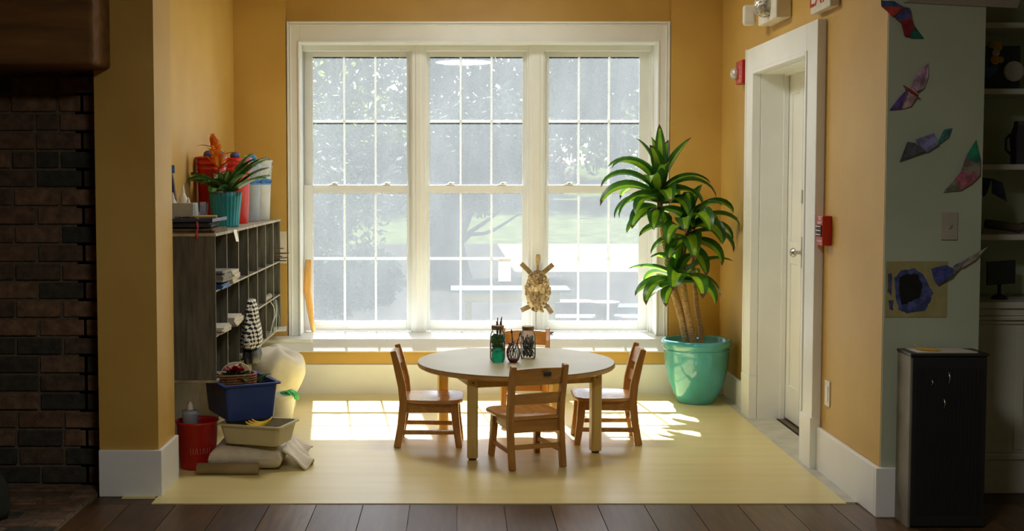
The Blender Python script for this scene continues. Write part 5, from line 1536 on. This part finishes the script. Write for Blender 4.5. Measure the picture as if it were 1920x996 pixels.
def tub(w0, d0, w1, d1, h, t_, m_, name, loc, rz, label, rim=.012, handle=False):
    """tapered rectangular bin with a rolled rim"""
    t = thing(name, loc, label, 'bin', rotz=rz)
    def ring(w, d, z, r=.02, n=5):
        P = []
        for cx2, cy2, a0 in ((w / 2 - r, d / 2 - r, 0), (-w / 2 + r, d / 2 - r, 90), (-w / 2 + r, -d / 2 + r, 180), (w / 2 - r, -d / 2 + r, 270)):
            for k in range(n + 1):
                a = R(a0 + 90 * k / n); P.append(Vector((cx2 + r * math.cos(a), cy2 + r * math.sin(a), z)))
        return P
    rings = [ring(w0 - .02, d0 - .02, 0), ring(w0, d0, .006), ring(w1, d1, h - .008), ring(w1 + rim * 2, d1 + rim * 2, h - .008), ring(w1 + rim * 2, d1 + rim * 2, h), ring(w1 - t_, d1 - t_, h), ring(w0 - t_, d0 - t_, .008)]
    m = MB(); n = len(rings[0]); vs = [p for r_ in rings for p in r_]; fs = []
    for i in range(len(rings) - 1):
        for k in range(n):
            fs.append((i * n + k, i * n + (k + 1) % n, (i + 1) * n + (k + 1) % n, (i + 1) * n + k))
    fs.append(tuple(reversed(range(n)))); fs.append(tuple((len(rings) - 1) * n + k for k in range(n)))
    m._add(vs, fs); m.build('body', m_, t)
    return t
BZ = FZ + .128
tub(.285, .18, .325, .215, .105, .008, mat('beige_plastic', srgb(188, 178, 140), srgb(178, 168, 130), rough=0.4), 'storage_bin', (-.990, 5.962, BZ), R(-17), 'low beige plastic bin on the folded cloth, under the blue bin')
for k in range(3):
    banana((-.985 + .010 * k, 5.880 + .020 * k, BZ + .088 + .004 * k), ['yellow banana lying in the beige bin, nearest the camera', 'yellow banana lying in the middle of the beige bin', 'yellow banana lying in the beige bin closest to the blue bin'][k], R(8 + 12 * k), .115, 'banana', mat('banana_peel', srgb(236, 200, 40), srgb(216, 176, 30), rough=0.5), 'banana')
put(sheets(6, .20, .11, .0135, 31, .006), 'fabric_scraps', mat('brown_scraps', srgb(128, 108, 80), srgb(88, 72, 52), rough=0.9, scale=30), (-.965, 5.965, BZ + .009), 'folded brown fabric scraps lying in the beige bin under the bananas', 'fabric')
# blue bin: corner towards the camera, rests across the beige bin
brz = R(27.3)
c0 = Vector((-1.140, 5.900)); ux = Vector((math.cos(brz), math.sin(brz))); uy = Vector((-ux.y, ux.x))
W_, D_ = .270, .40
cc = c0 + ux * W_ / 2 + uy * D_ / 2
bb0 = tub(W_ - .03, D_ - .03, W_, D_, .188, .008, mat('navy_plastic', srgb(42, 70, 142), srgb(36, 62, 128), rough=0.4), 'storage_bin', (cc.x, cc.y, BZ + .1055), brz, 'dark blue plastic bin standing crosswise on the beige bin below the shelf', rim=.016)
BTZ = BZ + .1055
# something filling the blue bin and the wicker basket on it
put(folded(2, .20, .24, .055, 8), 'folded_cloth', mat('green_cloth', srgb(60, 84, 60), srgb(40, 60, 44), rough=0.9), (cc.x, cc.y, BTZ + .012), 'dark green cloth folded inside the blue bin', 'cloth', rot=(0, 0, brz), smooth=True)
wb_ = thing('wicker_basket', (cc.x - .022, cc.y - .02, BTZ + .118), 'small low wicker basket of plants sitting in the top of the blue bin', 'basket', rotz=R(20))
WK = mat('wicker', srgb(176, 118, 72), srgb(122, 76, 44), rough=0.7, scale=60, bump=0.4)
m = MB()
for k in range(8):
    z = .006 + .0125 * k; P = []
    for j in range(65):
        a = 2 * math.pi * j / 64; q = 1 + .035 * math.sin(24 * a + (k % 2) * math.pi) + .006 * k
        P.append((.098 * q * (abs(math.cos(a)) ** .6) * (1 if math.cos(a) > 0 else -1), .062 * q * (abs(math.sin(a)) ** .6) * (1 if math.sin(a) > 0 else -1), z))
    m.tube(P, .0062, 6)
m.obox((0, 0, .004), (.19, .12, .006))
m.build('woven_side', WK, wb_, smooth=True)
MB().tube([(.075 * math.cos(R(a)), -.01, .095 + .060 * math.sin(R(a))) for a in range(0, 181, 12)], .003, 8).build('handle', mat('pale_cane', srgb(226, 212, 180), rough=0.5), wb_, smooth=True)
fl = thing('basket_plant', (cc.x - .04, cc.y - .025, BTZ + .135), 'leafy plant with red flowers growing from the wicker basket', 'plant')
m = MB(); rg = random.Random(14)
for k in range(46):
    a = rg.uniform(0, 6.28); blade(m, (rg.uniform(-.05, .05), rg.uniform(-.03, .03), .05), a, R(rg.uniform(10, 60)), rg.uniform(.05, .085), .026, R(rg.uniform(30, 80)), tip=False, nseg=6)
m.build('leaves', [mat('small_leaf', srgb(60, 104, 52), srgb(42, 78, 40), rough=0.5), mat('small_leaf_b', srgb(86, 126, 62), rough=0.5)], fl, smooth=True)
m = MB()
for k in range(34):
    a = rg.uniform(0, 6.28); blade(m, (.012 + rg.uniform(-.035, .035), -.01 + rg.uniform(-.02, .02), .092), a, R(rg.uniform(0, 70)), rg.uniform(.025, .04), .018, R(60), tip=False, nseg=5)
m.build('red_flowers', [mat('red_petal', srgb(176, 28, 36), rough=0.5), mat('red_petal_b', srgb(150, 20, 30), rough=0.5)], fl, smooth=True)
sp = thing('leaf_sprig', (cc.x + .075, cc.y + .03, BTZ + .135), 'small green sprig standing at the right end of the wicker basket', 'plant')
m = MB()
for az, el, L in ((10, 60, .11), (350, 35, .10), (200, 70, .08), (60, 50, .09), (330, 70, .10), (20, 20, .09), (270, 60, .07)):
    blade(m, (0, 0, .0), R(az), R(el), L, .024, R(70), tip=False, nseg=8)
m.build('leaves', [mat('sprig_leaf', srgb(104, 136, 76), srgb(76, 108, 56), rough=0.5), mat('sprig_leaf_b', srgb(150, 170, 120), rough=0.5)], sp, smooth=True)
# red pail with white marks by the pillar
DRED = mat('dark_red_plastic', srgb(176, 30, 24), srgb(160, 24, 20), rough=0.35)
rb = thing('bucket', (-1.300, 5.975, FZ), 'red plastic bucket on the floor tucked in beside the pillar', 'bucket')
MB().lathe([(0, 0), (.086, 0), (.088, .006), (.102, .225), (.107, .228), (.107, .238), (.101, .238), (.098, .22), (.083, .008), (0, .008)], n=48).build('body', DRED, rb, smooth=True)
m = MB(); rg = random.Random(2)    # worn pale marks
for k in range(9):
    a = R(-98 + 7 * k); 
    for z0_, z1_ in ((.082, .112),):
        rr = .0945 + .0006
        m.tube([(rr * math.cos(a), rr * math.sin(a), z0_), (rr * 1.012 * math.cos(a + R(2 * (k % 3 - 1))), rr * 1.012 * math.sin(a + R(2 * (k % 3 - 1))), z1_)], .0011, 4)
m.build('worn_print', mat('faded_print', srgb(196, 150, 130), rough=0.7), rb)
t = thing('plastic_tub', (-1.330, 5.955, FZ + .0125), 'small cloudy plastic tub standing in the red floor bucket', 'tub')
MB().lathe([(0, 0), (.036, 0), (.040, .25), (.042, .26), (.042, .275), (0, .28)], n=28).build('body', mat('cloudy_blue_plastic', srgb(150, 160, 170), rough=0.4), t, smooth=True)
MB().lathe([(0, .281), (.016, .281), (.014, .30), (.004, .32), (0, .32)], n=14).build('spout', WB, t)

# white cloth sack behind, white bucket with green glove in front
rg = random.Random(31); m = MB(); nr, ns = 22, 32; vs = []; fs = []
prof_ = [(0.0, .0), (.09, .0), (.10, .03), (.105, .12), (.135, .18), (.158, .25), (.163, .31), (.155, .355), (.125, .385), (.07, .40), (0, .404)]
def prof_at(t):
    t *= len(prof_) - 1; i = min(int(t), len(prof_) - 2); f = t - i
    return prof_[i][0] * (1 - f) + prof_[i + 1][0] * f, prof_[i][1] * (1 - f) + prof_[i + 1][1] * f
for j in range(nr + 1):
    r_, z = prof_at(j / nr)
    for k in range(ns):
        a = 2 * math.pi * k / ns
        q = 1 + .05 * math.sin(3 * a + z * 9) + .03 * math.sin(7 * a - z * 21)
        z2 = z + (.012 * math.sin(4 * a) if j < nr - 1 and z > .05 else 0) - (.05 * max(0, math.cos(a)) ** 2 * (z / .41) ** 3)
        vs.append((r_ * q * math.cos(a), r_ * q * math.sin(a) * 1.35, z2))
for j in range(nr):
    for k in range(ns):
        fs.append((j * ns + k, j * ns + (k + 1) % ns, (j + 1) * ns + (k + 1) % ns, (j + 1) * ns + k))
m._add(vs, fs)
put(m, 'cloth_sack', mat('white_canvas', srgb(226, 218, 196), srgb(208, 200, 178), rough=0.9, scale=5, bump=0.4, bscale=14), (-1.105, 7.42, FZ), 'bulging off-white cloth sack on the floor under the window end of the shelf', 'sack', smooth=True)
wk = bucket((-1.035, 7.06, FZ), .060, .085, .175, mat('white_tub', srgb(228, 224, 210), rough=0.4), 'white plastic bucket on the floor in front of the cloth sack', ribs=False)
gl = thing('rubber_glove', (-.975, 7.03, FZ + .180), 'bright green and teal rubber glove hanging over the rim of the white bucket', 'glove')
GLV = mat('glove_green', srgb(70, 190, 90), srgb(50, 170, 110), rough=0.4)
m = MB()
for k, (dx, dy, L) in enumerate(((.0, -.02, .05), (.008, -.006, .06), (.012, .008, .06), (.008, .022, .045))):
    m.tube([(-.03, dy * .7, .006), (.0, dy, .016), (.022 + dx, dy, .004), (.030 + dx, dy, -L * .6)], [.010, .009, .008, .006], 8)
m.tube([(-.03, -.02, .01), (-.01, -.04, .012), (.006, -.052, .0)], [.010, .008, .006], 8)
m.ell((-.03, 0, .006), (.035, .034, .012), 14, 8)
m.build('glove_body', GLV, gl, smooth=True)

# dark bundle at the hearth, cut by the left edge of the picture
t = thing('dark_log_bag', (-2.06, 5.02, 0.014), 'dark bag with a yellow tied top on the brick hearth at the left edge', 'bag')
m = MB().lathe([(0, 0), (.15, 0), (.165, .04), (.15, .14), (.11, .22), (.06, .27), (.05, .29), (0, .29)], n=20, ripple=(5, .05))
m.build('body', mat('dark_green_cloth', srgb(36, 42, 32), srgb(26, 30, 24), rough=0.9), t, smooth=True)
MB().lathe([(.05, .285), (.075, .30), (.10, .35), (.085, .37), (.05, .34), (0, .33)], n=20, ripple=(7, .10)).build('tied_top', mat('mustard_cloth', srgb(150, 130, 50), srgb(120, 100, 40), rough=0.9), t, smooth=True)
